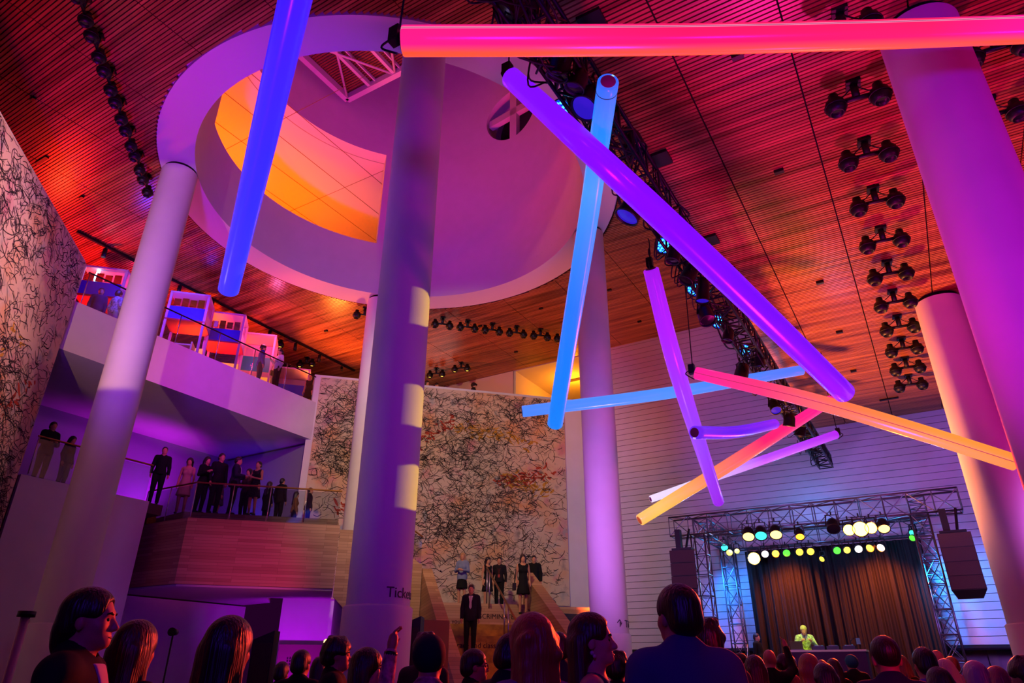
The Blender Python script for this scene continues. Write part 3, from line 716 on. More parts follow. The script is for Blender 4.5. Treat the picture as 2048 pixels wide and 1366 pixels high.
for i, (px, py, lens) in enumerate([(1740, 1096, yelg), (1762, 1095, wht), (1644, 1118, yelg), (1825, 1066, teal), (1825, 1076, grn)]):
    p = on(px, py, y=24.4 if i < 3 else 22.3)
    par(['yellow glowing lamp second from the right end of the rear truss row', 'white glowing lamp at the right end of the rear truss row', 'small tilted yellow lamp below the middle of the rear truss', 'teal lamp upper of two inside the right truss leg', 'green lamp lower of two inside the right truss leg'][i], p, p + Vector((-.4, -1, -.5)), lens, 'lamps under the rear truss beam' if i < 3 else 'lamps on the right truss leg', body=.12 if i < 2 else .09, ln=.2)
# line-array loudspeakers hung from the ends of the front beam
spk = M('speaker_black', '#2a201a', .55); grille = M('speaker_grille', '#3c2c22', .7, noise=.3, nscale=200)
def array(label, x, z_top, yaw, n, curve):
    t = thing('hanging_loudspeaker', label, 'loudspeaker', (x, YF - .25, z_top - 2))
    MB().box((x - .12, YF - .62, z_top + .3), (.16, .2, .6)).bar((x + .2, YF - .5, z_top + .62), (x + .1, YF - .7, z_top), .05, .05).box((x, YF - .65, z_top), (.6, .4, .06)).build('fly_frame', blackm, t)
    y, z, a = YF - .65, z_top - .04, math.radians(-1)
    for k in range(n):
        R = Matrix.Rotation(yaw, 4, 'Z') @ Matrix.Rotation(a, 4, 'X')
        cc = Vector((x, y, z)) + R @ Vector((0, 0, -.195))
        q = MB(); w_, dd, h = .74, .56, .36
        vs = [R @ Vector((sx * w_ / 2 * f, sy, sz * g)) + cc for sy, f, g in ((-dd / 2, 1, h / 2), (dd / 2, .72, h / 2 * .8)) for sx, sz in ((-1, -1), (1, -1), (1, 1), (-1, 1))]
        q.add(vs, [(0, 1, 2, 3), (7, 6, 5, 4), (0, 4, 5, 1), (1, 5, 6, 2), (2, 6, 7, 3), (3, 7, 4, 0)])
        cab = q.build('cabinet', spk, t)
        MB().box(cc + R @ Vector((0, -dd / 2 - .01, 0)), (w_ * .96, .02, h * .92), mat=R).build('grille', grille, cab)
        z_end = R @ Vector((0, 0, -.385)); y += z_end.y; z += z_end.z; a += curve
array('black line-array loudspeaker hung from the right end of the stage truss', .55, ZT0 - .62, .0, 4, math.radians(-6.5))
array('black line-array loudspeaker hung from the left end of the stage truss', -6.5, ZT0 - .5, .12, 4, math.radians(-2))
# DJ desk and things on it
dk0 = on(1580, 1300, y=22.5); dk1 = on(1722, 1296, y=22.5)
tz = dk0.z
dj = thing('dj_table', 'long black cloth-covered table on the stage with players on it', 'table', ((dk0.x + dk1.x) / 2, 22.7, .99))
MB().box(((dk0.x + dk1.x) / 2, 22.8, tz - .03), (dk1.x - dk0.x + .25, .7, .05)).build('tabletop', M('table_edge', '#c8c48a', .4), dj)
MB().box(((dk0.x + dk1.x) / 2, 22.8, (tz + .95) / 2), (dk1.x - dk0.x + .2, .64, tz - 1.02)).build('table_skirt', M('table_cloth', '#3a1c3a', .8), dj)
p = on(1592, 1290, y=22.55)
t = thing('laptop', 'open dark laptop on the table before the person in the patterned shirt', 'laptop', (p.x, 22.6, tz))
MB().box((p.x, 22.75, tz + .012), (.34, .24, .018)).build('keyboard', M('laptop_grey', '#5a5a50', .4), t)
MB().box((p.x, 22.61, tz + .125), (.34, .012, .22), mat=Matrix.Rotation(math.radians(14), 4, 'X')).build('screen', M('laptop_lid', '#5c5a35', .4), t)
for i, px in enumerate((1640, 1668, 1700)):
    p = on(px, 1296, y=22.8)
    t = thing('media_player', 'flat black music player on the stage table, %s from the laptop' % ORD[i], 'player', (p.x, 22.75, tz), group='music players on the table')
    MB().box((p.x, 22.75, tz + .05), (.32, .38, .09)).build('body', blackm, t)
    MB().lathe([(.12, 0), (.12, .02), (0, .025)], (p.x, 22.7, tz + .095), 24).build('jog_wheel', steel, t)
p = on(1712, 1284, y=22.9)
t = thing('desk_lamp', 'small clip lamp and screen at the right end of the stage table', 'lamp', (p.x, 22.9, tz))
MB().tube(catmull([(p.x - .12, 22.9, tz), (p.x - .14, 22.9, tz + .22), (p.x - .02, 22.9, tz + .3)], 6), .012, 8).build('arm', blackm, t)
MB().box((p.x + .06, 22.9, tz + .22), (.1, .03, .16)).build('lamp_head', M('teal_plate', '#58a890', .4), t)
# ================================================================ stairs, landings, balustrades
_inv = None
def proj(P):
    d = Vector(P) - CAM; x, y, z = d.dot(CR), d.dot(CF), d.z
    dep = y * math.cos(PITCH) + z * math.sin(PITCH); v = -y * math.sin(PITCH) + z * math.cos(PITCH)
    return 1024 + FPX * x / dep, 683 - FPX * v / dep
wood_y = wood_mat('yellow_riser', '#8a6410', '#c89a22', 'X', .2, .5, 6)
brass = M('brass_rail', '#9a6a34', .3, .6)
chrome = M('chrome_post', '#b8bac0', .25, .9)
letter = M('letter_dark', '#1b120a', .7)
DG = (Vector((1, 1, 0)) / R2, Vector((-1, 1, 0)) / R2)     # along w, along s
def dbox(b, s0, s1, w0, w1, z0, z1): return b.prism([tuple(sw(s, w)[:2]) for s, w in ((s0, w0), (s0, w1), (s1, w1), (s1, w0))], z0, z1)
# upper landing: a wood-clad box cantilevered out in front of the columns
LZ0, LZ1 = CAMZ + 2.2, CAMZ + 4.0
ld = thing('stair_landing', 'wood-clad upper stair landing jutting out between the columns, people standing on it', 'stair landing', sw(22.5, -1.5, LZ0))
poly = [tuple(sw(21.5, -4.16)[:2]), tuple(sw(21.5, .1)[:2]), tuple(sw(24.2, .1)[:2]), tuple(sw(24.2, -1.9)[:2]), (-19.7, 17.0), (-22.5, 17.4), (-22.5, 12.26)]
MB().prism(poly, LZ0, LZ1).build('wood_box', wood_stair, ld)
MB().prism([tuple(sw(21.95, -3.6)[:2]), tuple(sw(21.95, .05)[:2]), tuple(sw(24.2, .05)[:2]), tuple(sw(24.2, -1.9)[:2]), (-19.7, 17.0), (-20.25, 17.0), (-20.25, 12.62), tuple(sw(21.95, -4.4)[:2])], LZ1 + .002, LZ1 + .25).build('floor_platform', wood_stair, ld)
inset = [(p[0] * .985 - .28, p[1] * .985 + .25) for p in poly]
MB().prism(inset, LZ0 - .06, LZ0 - .005).build('underside', M('landing_soffit', '#c9bcc6', .6), ld)
# flight that climbs from the lower landing to the upper one, along the canvas
fl = thing('upper_flight', 'wood-clad side of the upper flight between the tall column and the lower stairs', 'stairs', sw(22.3, 1.6, 0))
def wz_slab(b, s0, s1, pts):
    n = len(pts); vs = [sw(s0, w, z) for w, z in pts] + [sw(s1, w, z) for w, z in pts]
    return b.add(vs, [tuple(range(n)), tuple(reversed(range(n, 2 * n)))] + [(i, n + i, n + (i + 1) % n, (i + 1) % n) for i in range(n)])
wz_slab(MB(), 22.2, 22.4, [(.12, LZ1), (.12, 3.5), (1.0, 2.7), (1.0, 0), (2.72, 0), (2.72, 4.5), (1.2, LZ1)]).build('side_wall', wood_stair, fl)
b = MB()
for k in range(12): dbox(b, 22.42, 23.06, .35 + .19 * k, .54 + .19 * k, max(0, 5.3 - .17 * k - .6), 5.3 - .17 * k)
b.build('steps', wood_stair, fl)
# lower stairs
NS, RUN, RISE, S0 = 20, .355, .17, 15.2
sta = thing('staircase', 'broad wooden staircase with yellow lettered risers and slanting solid parapets', 'staircase', sw(S0, 4.6, 0))
for k in range(NS):
    b = MB(); dbox(b, S0 + RUN * k, S0 + RUN * NS, 3.08, 6.0, RISE * k, RISE * (k + 1)); b.build('step', wood_y if k < 16 else wood_stair, sta)
def par_slab(w0, w1, s0, s1, z0, z1, zb=0.0):
    vs = [sw(s, w, z) for w in (w0, w1) for s, z in ((s0, zb), (s1, zb), (s1, z1), (s0, z0))]
    return MB().add(vs, [(0, 1, 2, 3), (7, 6, 5, 4), (0, 4, 5, 1), (1, 5, 6, 2), (2, 6, 7, 3), (3, 7, 4, 0)])
par_slab(2.74, 3.06, 15.0, 22.4, .95, 4.42).build('parapet', wood_stair, sta)
par_slab(6.02, 6.36, 15.0, 22.4, .95, 4.42).build('parapet', wood_stair, sta)
b = MB(); dbox(b, S0 + RUN * NS, 25.9, 2.76, 9.3, 3.2, 3.4); b.build('landing_floor', wood_stair, sta)
def riser_text(body, px, py, size):
    best = min(range(NS), key=lambda k: abs(proj(sw(S0 + RUN * k, 4.4, RISE * (k + .5)))[1] - py))
    s = S0 + RUN * best - .006; z = RISE * best + .03
    w = min((k * .02 for k in range(150, 310)), key=lambda q: abs(proj(sw(s, q, z))[0] - px))
    vs, fs = text_mesh(body, size)
    return MB().add([sw(s - v.z, w + v.x, z + v.y) for v in vs], fs).build('lettering', letter, sta)
riser_text('DISCRIMINATE', 948, 1235, .19); riser_text('you', 906, 1248, .17); riser_text('race and class re', 916, 1288, .19)
# central handrail of the lower stairs
hr = thing('handrail', 'slim brass handrail on steel posts in the middle of the lower stairs', 'handrail', sw(19, 4.78, 1.0))
zr = lambda s: 1.05 + (s - S0) / RUN * RISE + .1
MB().tube([sw(22.2, 4.78, zr(22.2)), sw(16.0, 4.78, zr(16.0))], .03, 10).build('rail', brass, hr)
for s in (22.1, 21.75, 19.75, 19.3, 17.4, 16.9): MB().cyl(sw(s, 4.78, RISE * (int((s - S0) / RUN) + 1) + .004), sw(s, 4.78, zr(s)), .022, n=8).build('post', chrome, hr)
# glass balustrades
glass = bpy.data.materials.new('balustrade_glass'); glass.use_nodes = True
nt = glass.node_tree; nt.nodes.remove(nt.nodes['Principled BSDF'])
tb = nt.nodes.new('ShaderNodeBsdfTransparent'); tb.inputs[0].default_value = (.8, .86, .88, 1)
gb = nt.nodes.new('ShaderNodeBsdfGlossy'); gb.inputs['Roughness'].default_value = .05
mx = nt.nodes.new('ShaderNodeMixShader'); mx.inputs[0].default_value = .09
nt.links.new(tb.outputs[0], mx.inputs[1]); nt.links.new(gb.outputs[0], mx.inputs[2]); nt.links.new(mx.outputs[0], nt.nodes['Material Output'].inputs[0])
def balustrade(label, pts, panel, h=1.02, railm=None, group='glass balustrades'):
    pts = [Vector(p) for p in pts]
    t = thing('glass_balustrade', label, 'balustrade', (pts[0] + pts[-1]) / 2, group=group)
    b = MB(); b.tube([p + Vector((0, 0, h)) for p in pts], .026, 10, smooth=False); b.build('handrail', railm or brass, t)
    for a, e in zip(pts, pts[1:]):
        n = max(1, round((e - a).length / panel))
        for k in range(n):
            p, q = a.lerp(e, (k + .02) / n), a.lerp(e, (k + .98) / n)
            d = (q - p); nn = Vector((-d.y, d.x, 0)).normalized() * .008
            MB().add([p - nn, q - nn, q + nn, p + nn] + [v + Vector((0, 0, h - .06)) for v in (p - nn, q - nn, q + nn, p + nn)],
                     [(3, 2, 1, 0), (4, 5, 6, 7), (0, 1, 5, 4), (1, 2, 6, 5), (2, 3, 7, 6), (3, 0, 4, 7)]).build('glass_panel', glass, t)
            MB().cyl(p - nn * 4 + Vector((0, 0, .02)), p - nn * 4 + Vector((0, 0, h - .02)), .016, n=8).build('post', chrome, t)
    return t
L1 = LZ1 + .01
balustrade('glass balustrade with dark rail along the upper stair landing', [(-20.4, 12.29, L1), tuple(sw(21.53, -4.13, L1)), tuple(sw(21.53, .05, L1))], .95)
balustrade('sloping glass balustrade down the upper flight behind the tall column', [tuple(sw(22.3, .55, L1)), tuple(sw(22.3, 1.2, L1)), tuple(sw(22.3, 2.7, 4.52))], .9, .85)
balustrade('glass balustrade at the recess edge left of the first column', [(XB + .02, 8.3, Z2 + .01), (XB + .02, 11.55, Z2 + .01)], 1.1)
balustrade('glass balustrade along the white parapet of the top gallery', [(XB - .1, 8.3, Z3 + .01), (XB - .1, 17.35, Z3 + .01)], 1.5, 1.05, M('dark_bronze', '#3a1f24', .4, .5))
# short yellow steps between landing and recess
b = thing('yellow_steps', 'short flight of yellow-fronted steps behind the landing glass', 'steps', (-20.8, 12.6, LZ1))
for k in range(3): MB().box((-21.35, 12.57 + .28 * k, LZ1 + (.39 - .13 * k) / 2), (1.9, .28, .39 - .13 * k - .004)).build('step', wood_y, b)
# dado panel with perforated grilles and other furniture of the ground floor
dado = M('dado_panel', '#7a4a52', .6)
t = thing('perforated_panel', 'dark dado panel with perforated grilles on the wall beneath the landing', 'panel', sw(25.7, -1, 0))
b = MB(); dbox(b, 25.75, 25.97, -1.4, 2.6, 0, 2.3); b.build('board', dado, t)
for w0 in (-1.1, -.2, .7):
    b = MB()
    for i in range(9):
        for j in range(5): dbox(b, 25.7, 25.76, w0 + .08 * i, w0 + .08 * i + .045, 1.5 + .09 * j, 1.5 + .09 * j + .05)
    b.build('grille', M('grille_dark', '#2a1020', .8), t)
def wedge_speaker(label, loc, yaw, w, d, h):
    t = thing('loudspeaker', label, 'loudspeaker', loc, yaw, local=True)
    vs = [(-w / 2, -d / 2, .02), (w / 2, -d / 2, .02), (w / 2, d / 2, .02), (-w / 2, d / 2, .02), (-w / 2, -d / 2, h * .94), (w / 2, -d / 2, h), (w / 2, d / 2, h), (-w / 2, d / 2, h * .94)]
    MB().add(vs, [(3, 2, 1, 0), (4, 5, 6, 7), (0, 1, 5, 4), (1, 2, 6, 5), (2, 3, 7, 6), (3, 0, 4, 7)]).build('cabinet', spk, t)
    MB().box((0, -d / 2 - .012, h * .5), (w * .88, .02, h * .84)).build('grille', grille, t)
    MB().box((0, 0, .01), (w * 1.05, d * 1.05, .02)).build('foot_plate', blackm, t)
    return t
p = at(822, 1290, 12.0); wedge_speaker('tall black slant-topped loudspeaker beside the tall column and raised arm', (p.x, p.y, 0), .5, .36, .42, 2.36)
p = at(531, 1290, 9.5); wedge_speaker('slim black loudspeaker column behind the long-haired person', (p.x, p.y, 0), .6, .28, .3, 1.98)
p = at(868, 1280, 14.3)
t = thing('signboard', 'plain yellow board standing beside the left stair parapet', 'board', (p.x, p.y, 0), PI / 4, local=True)
MB().box((0, 0, 1.32), (.62, .05, 2.3)).build('panel', M('yellow_board', '#d8a83a', .6), t)
MB().box((0, 0, .08), (.66, .4, .16)).build('base', blackm, t)
p = at(35, 1290, 7.5)
t = thing('post', 'slim pale post with dark cap at the lower left edge', 'post', (p.x, p.y, 0))
MB().cyl((p.x, p.y, 0), (p.x, p.y, 2.0), .045, n=16).build('shaft', M('pale_post', '#c9a8a4', .4), t)
MB().cyl((p.x, p.y, 2.0), (p.x, p.y, 2.06), .09, n=16).build('cap', blackm, t)
for lb, px, py, tt in (('small bright clip lamp beneath the landing near the tall column', 654, 1284, 19.5), ('small black clip lamp above the red-haired head', 347, 1264, 12)):
    p = at(px, py, tt); t = thing('floor_lamp', lb, 'lamp', (p.x, p.y, 0))
    MB().cyl((p.x, p.y, .03), (p.x, p.y, p.z), .015, n=8).cyl((p.x, p.y, 0), (p.x, p.y, .04), .16).build('stand', blackm, t)
    if tt < 15: MB().cyl(p + CF * .1, p - CF * .08, .05, .07).build('lamp_head', blackm, t); continue
    h = MB().cyl(p + CF * .1, p - CF * .08, .06, .085).build('lamp_head', blackm, t)
    MB().lathe([(0, 0), (.075, 0)], p - CF * .085, 16, -CF).build('lens', M('lens_clip', '#ffd080', .3, emit='#ffc050', es=12), h)
# ================================================================ top gallery: track light and exhibit booths
tk = thing('hanging_track_light', 'long black track with cylinder spotlights under the gallery ceiling', 'track light', (-21.8, 15, ZH - .1))
MB().box((-21.8, 15.2, ZH - .06), (.09, 13.2, .07)).build('track', blackm, tk)
for k in range(9):
    y = 9.6 + 1.42 * k; dz = ZH - .36
    if k < 8: MB().cyl((-21.8, y, dz + .2), (-21.8, y, dz - .12), .07, n=14).cyl((-21.8, y, dz + .3), (-21.8, y, dz + .2), .02, n=8).build('spot', blackm, tk)
    else: MB().cyl((-21.8, y, dz + .15), (-21.6, y - .15, dz - .08), .06, n=14).build('spot', blackm, tk)
fr_pink = M('booth_frame', '#e0b4bc', .5); fr_in = M('booth_inner', '#c8a0c0', .5); mirror = M('booth_mirror', '#d8d0c0', .08, 1.0)
red_p = M('booth_red', '#c02020', .6); teal_p = M('booth_teal', '#2aa098', .5); bluep = M('booth_blue', '#3a34c8', .5); cream = M('booth_cream', '#e8d2a0', .6)
def booth(label, px, py, w, d, zb, zt, floor_items, panel, xx=-21.6):
    """pavilion module turned 45 degrees: open lower frame and an upper box, from zb to zt above the gallery floor"""
    p = on(px, py, x=xx); t = thing('exhibit_booth', label, 'booth', (p.x, p.y, Z3), PI / 4, 'exhibit booths in the top gallery', local=True)
    for sx in (-1, 1):
        for sy in (-1, 1): MB().box((sx * (w / 2 - .04), sy * (d / 2 - .04), zt / 2), (.08, .08, zt)).build('post', fr_pink, t)
    b = MB(); b.box((0, 0, zt), (w, d, .06)); b.build('roof', fr_pink, t)
    if zb > .2:
        MB().box((0, 0, zb), (w, d, .06)).build('upper_floor', red_p, t)
        MB().box((0, d / 2 - .05, (zb + zt) / 2), (w - .18, .04, zt - zb - .1)).build('back_panel', fr_in, t)
        MB().box((0, -d / 2 + .03, zb + .28), (w - .18, .04, .5)).build('front_panel', panel, t)
        b = MB()
        for k in range(4): b.box((-w * .3 + k * w * .2, -d / 2 + .12, zb + .75), (w * .16, .04, .34 if k % 2 else .26))
        b.build('mirror_panel', mirror, t)
        MB().box((w / 2 - .03, 0, zb + .25), (.04, d - .18, .4)).build('side_panel', fr_in, t)
    else: MB().box((0, d / 2 - .05, zt / 2), (w - .16, .04, zt - .1)).build('back_panel', fr_in, t); MB().box((0, -d / 2 + .2, zt * .55), (w - .18, .05, zt * .22)).build('front_panel', panel, t)
    for kind in floor_items:
        if kind == 'shelf':
            s_ = MB()
            for k in range(3): s_.box((-w * .1, 0, .25 + .42 * k), (w * .7, d * .5, .05))
            s_.box((-w * .45, 0, .62), (.05, d * .5, 1.2)); s_.box((w * .25, 0, .62), (.05, d * .5, 1.2)); s_.build('shelf', cream, t)
        if kind == 'bench': MB().box((0, .1, .42), (w * .8, d * .5, .12)).box((-w * .35, .1, .2), (.08, d * .4, .38)).box((w * .35, .1, .2), (.08, d * .4, .38)).build('bench', cream, t)
        if kind == 'red': MB().box((.1, d * .3, .75), (w * .5, .05, .6)).build('red_sign', red_p, t)
        if kind == 'backlight': MB().box((0, d / 2 - .1, .7), (w * .85, .04, 1.2)).build('lit_panel', M('booth_lit', '#ffb050', .5, emit='#ff9a30', es=1.1), t)
        if kind == 'tube': MB().cyl((-.25, -d / 2 + .15, zb + .25), (-.25, -d / 2 + .15, zb + 1.1), .05).build('light_tube', M('booth_tube', '#e0f4ff', .3, emit='#a0d8ff', es=7), t)
    return t
booth('two-level booth with white light tube at the far left of the gallery', 208, 598, 1.4, 1.2, 1.9, 3.0, ['tube', 'red'], bluep, -22.6)
booth('two-level booth with mirrors above and red shelves below, right of the first column', 372, 665, 1.35, 1.15, 1.9, 3.0, ['shelf', 'red', 'backlight'], bluep)
booth('two-level booth with gold mirror panel and bench, second right of the column', 447, 700, 1.3, 1.1, 1.75, 2.95, ['bench', 'backlight'], bluep)
booth('open pink-framed booth with teal panel behind two visitors', 512, 735, 1.3, 1.1, 0, 2.75, ['backlight'], teal_p)
booth('low pale booth with blue front nearest the canvas corner', 585, 765, 1.4, 1.2, 0, 1.95, [], bluep)
tag(MB().box((-19.85, YB - .03, Z3 + 1.2), (2.3, .04, 2.2)).build('glowing_wall_patch', M('glowing_wall_white', '#ffffff', .5, emit='#fff4ee', es=.9)), 'bright lit patch of the gallery back wall above the canvas', 'wall patch')  # lit stretch of the back wall, its brightness put into an emissive sheet
# ================================================================ people: one smooth body each, with clothes and hair as parts
A3 = lambda *v: np.array(v, float)
def nets(V, lo, h):
    """surface nets: the zero level of V as (vertices, quads)"""
    S = V < 0
    n0, n1, n2 = V.shape
    c = np.zeros((n0 - 1, n1 - 1, n2 - 1), np.int8)
    offs = [(i, j, k) for i in (0, 1) for j in (0, 1) for k in (0, 1)]
    for i, j, k in offs: c += S[i:n0 - 1 + i, j:n1 - 1 + j, k:n2 - 1 + k]
    m = (c > 0) & (c < 8)
    I = np.argwhere(m)
    if len(I) == 0: return np.zeros((0, 3)), np.zeros((0, 4), int)
    ids = np.full(m.shape, -1, np.int32); ids[m] = np.arange(len(I))
    acc = np.zeros((len(I), 3)); cnt = np.zeros(len(I))
    for a in offs:
        for ax in range(3):
            if a[ax]: continue
            b = list(a); b[ax] = 1
            va = V[I[:, 0] + a[0], I[:, 1] + a[1], I[:, 2] + a[2]]; vb = V[I[:, 0] + b[0], I[:, 1] + b[1], I[:, 2] + b[2]]
            x = (va < 0) != (vb < 0); t = va[x] / (va[x] - vb[x])
            p = np.tile(np.array(a, float), (x.sum(), 1)); p[:, ax] += t
            acc[x] += p; cnt[x] += 1
    verts = (I + acc / cnt[:, None]) * h + lo
    Q = []
    for ax in range(3):
        o1, o2 = [(1, 2), (2, 0), (0, 1)][ax]
        sl0 = [slice(1, -1)] * 3; sl1 = [slice(1, -1)] * 3; sl0[ax] = slice(0, -1); sl1[ax] = slice(1, None)
        d = S[tuple(sl0)] != S[tuple(sl1)]
        E = np.argwhere(d); E[:, [q for q in range(3) if q != ax]] += 1
        inside = S[E[:, 0], E[:, 1], E[:, 2]]
        q = []
        for da, db in ((-1, -1), (0, -1), (0, 0), (-1, 0)):
            e = E.copy(); e[:, o1] += da; e[:, o2] += db; q.append(ids[e[:, 0], e[:, 1], e[:, 2]])
        q = np.stack(q, 1); q[~inside] = q[~inside][:, ::-1]; Q.append(q)
    return verts, np.concatenate(Q)
class Sdf:
    """smooth union of capsules and ellipsoids on a grid"""
    def __init__(s, h, lo=(-.95, -.75, -.03), hi=(.95, .85, 2.3)): s.h = h; s.lo0 = A3(*lo); s.hi0 = A3(*hi); s.pr = []; s.cuts = []
    def cap(s, a, b, r0, r1=None, k=.02, op='u', F=None): s.pr.append(('c', A3(*a), A3(*b), r0, r0 if r1 is None else r1, k, op, F)); return s
    def ell(s, c, r, k=.02, op='u', F=None, R=None): s.pr.append(('e', A3(*c), A3(*r) if not isinstance(r, (int, float)) else A3(r, r, r), R, 0, k, op, F)); return s
    def cut(s, f): s.cuts.append(f); return s
    def mesh(s):
        lo, hi = A3(9, 9, 9), A3(-9, -9, -9); bb = []
        for p in s.pr:
            if p[0] == 'c':
                r = max(p[3], p[4]); pts = np.stack([p[1], p[2]])
            else:
                r = max(p[2]); pts = p[1][None]
            if p[7] is not None: Rm, c0 = p[7]; pts = (pts - c0) @ Rm.T + c0
            l, g = pts.min(0) - r, pts.max(0) + r; bb.append((l, g))
            if p[6] == 'u': lo = np.minimum(lo, l); hi = np.maximum(hi, g)
        h = s.h; lo = np.maximum(lo - 3 * h, s.lo0); hi = np.minimum(hi + 3 * h, s.hi0)
        n = np.ceil((hi - lo) / h).astype(int) + 1
        V = np.full(n, 1.0, np.float32); G = [lo[i] + h * np.arange(n[i]) for i in range(3)]
        for p, (l, g) in zip(s.pr, bb):
            pad = 3 * h + p[5]
            i0 = np.maximum(((l - pad - lo) / h).astype(int), 0); i1 = np.minimum(((g + pad - lo) / h).astype(int) + 2, n)
            if (i1 <= i0).any(): continue
            sl = tuple(slice(a, b) for a, b in zip(i0, i1))
            P = np.stack(np.meshgrid(*[G[i][sl[i]] for i in range(3)], indexing='ij'), -1)
            if p[7] is not None: Rm, c0 = p[7]; P = (P - c0) @ Rm + c0
            if p[0] == 'c':
                d = p[2] - p[1]; L = max(d @ d, 1e-9); t = np.clip(((P - p[1]) @ d) / L, 0, 1)
                D = np.linalg.norm(P - p[1] - t[..., None] * d, axis=-1) - (p[3] + (p[4] - p[3]) * t)
            else:
                q = P - p[1]
                if p[3] is not None: q = q @ p[3]
                k0 = np.linalg.norm(q / p[2], axis=-1); k1 = np.linalg.norm(q / p[2] ** 2, axis=-1)
                D = k0 * (k0 - 1) / np.maximum(k1, 1e-6)
            W = V[sl]; k = p[5]
            if p[6] == 'u':
                hh = np.clip(.5 + .5 * (W - D) / k, 0, 1); V[sl] = W * (1 - hh) + D * hh - k * hh * (1 - hh)
            else:
                hh = np.clip(.5 - .5 * (W + D) / k, 0, 1); V[sl] = W * (1 - hh) - D * hh + k * hh * (1 - hh)
        if s.cuts:
            P = np.stack(np.meshgrid(*G, indexing='ij'), -1)
            for f in s.cuts: V = np.maximum(V, f(P))
        V[0] = V[-1] = 1; V[:, 0] = V[:, -1] = 1; V[:, :, 0] = V[:, :, -1] = 1
        return nets(V, lo, h)
    def build(s, name, mat, parent, scale, smooth=2):
        v, q = s.mesh()
        if len(v) == 0: return None
        for _ in range(smooth):                      # light relaxation of the grid steps
            acc = np.zeros_like(v); cnt = np.zeros(len(v))
            for a in range(4):
                i, j = q[:, a], q[:, (a + 1) % 4]
                np.add.at(acc, i, v[j]); np.add.at(cnt, i, 1)
            v = v * .45 + .55 * acc / np.maximum(cnt, 1)[:, None]
        v = v * scale
        me = bpy.data.meshes.new(name); me.vertices.add(len(v)); me.vertices.foreach_set('co', v.astype(np.float32).ravel())
        me.loops.add(q.size); me.loops.foreach_set('vertex_index', q.astype(np.int32).ravel())
        me.polygons.add(len(q)); me.polygons.foreach_set('loop_start', np.arange(0, q.size, 4, dtype=np.int32))
        me.polygons.foreach_set('use_smooth', np.ones(len(q), bool)); me.update(calc_edges=True); me.validate()
        me.materials.append(mat); ob = bpy.data.objects.new(name, me); COL.objects.link(ob); ob.parent = parent; ORG[ob.name] = Vector()
        return ob
def hair_mat(col):
    n = 'hair_' + col
    if n in MATS: return MATS[n]
    m = M(n, col, .42, spec=.7); nt = m.node_tree; b = nt.nodes['Principled BSDF']
    tc = nt.nodes.new('ShaderNodeTexCoord'); mp = nt.nodes.new('ShaderNodeMapping'); mp.inputs['Scale'].default_value = (90, 90, 4)
    no = nt.nodes.new('ShaderNodeTexNoise'); no.inputs['Scale'].default_value = 1; no.inputs['Detail'].default_value = 2
    bp = nt.nodes.new('ShaderNodeBump'); bp.inputs['Strength'].default_value = .45; bp.inputs['Distance'].default_value = .02
    nt.links.new(tc.outputs['Object'], mp.inputs[0]); nt.links.new(mp.outputs[0], no.inputs[0]); nt.links.new(no.outputs['Fac'], bp.inputs['Height']); nt.links.new(bp.outputs[0], b.inputs['Normal'])
    return m
SKIN = {'a': '#c98d6c', 'b': '#b0724f', 'c': '#7a4a32', 'd': '#d8a688'}
def rotm(yaw=0, pitch=0, roll=0):
    return np.array((Matrix.Rotation(math.radians(yaw), 3, 'Z') @ Matrix.Rotation(math.radians(-pitch), 3, 'X') @ Matrix.Rotation(math.radians(roll), 3, 'Y')))
NPEOPLE = 0
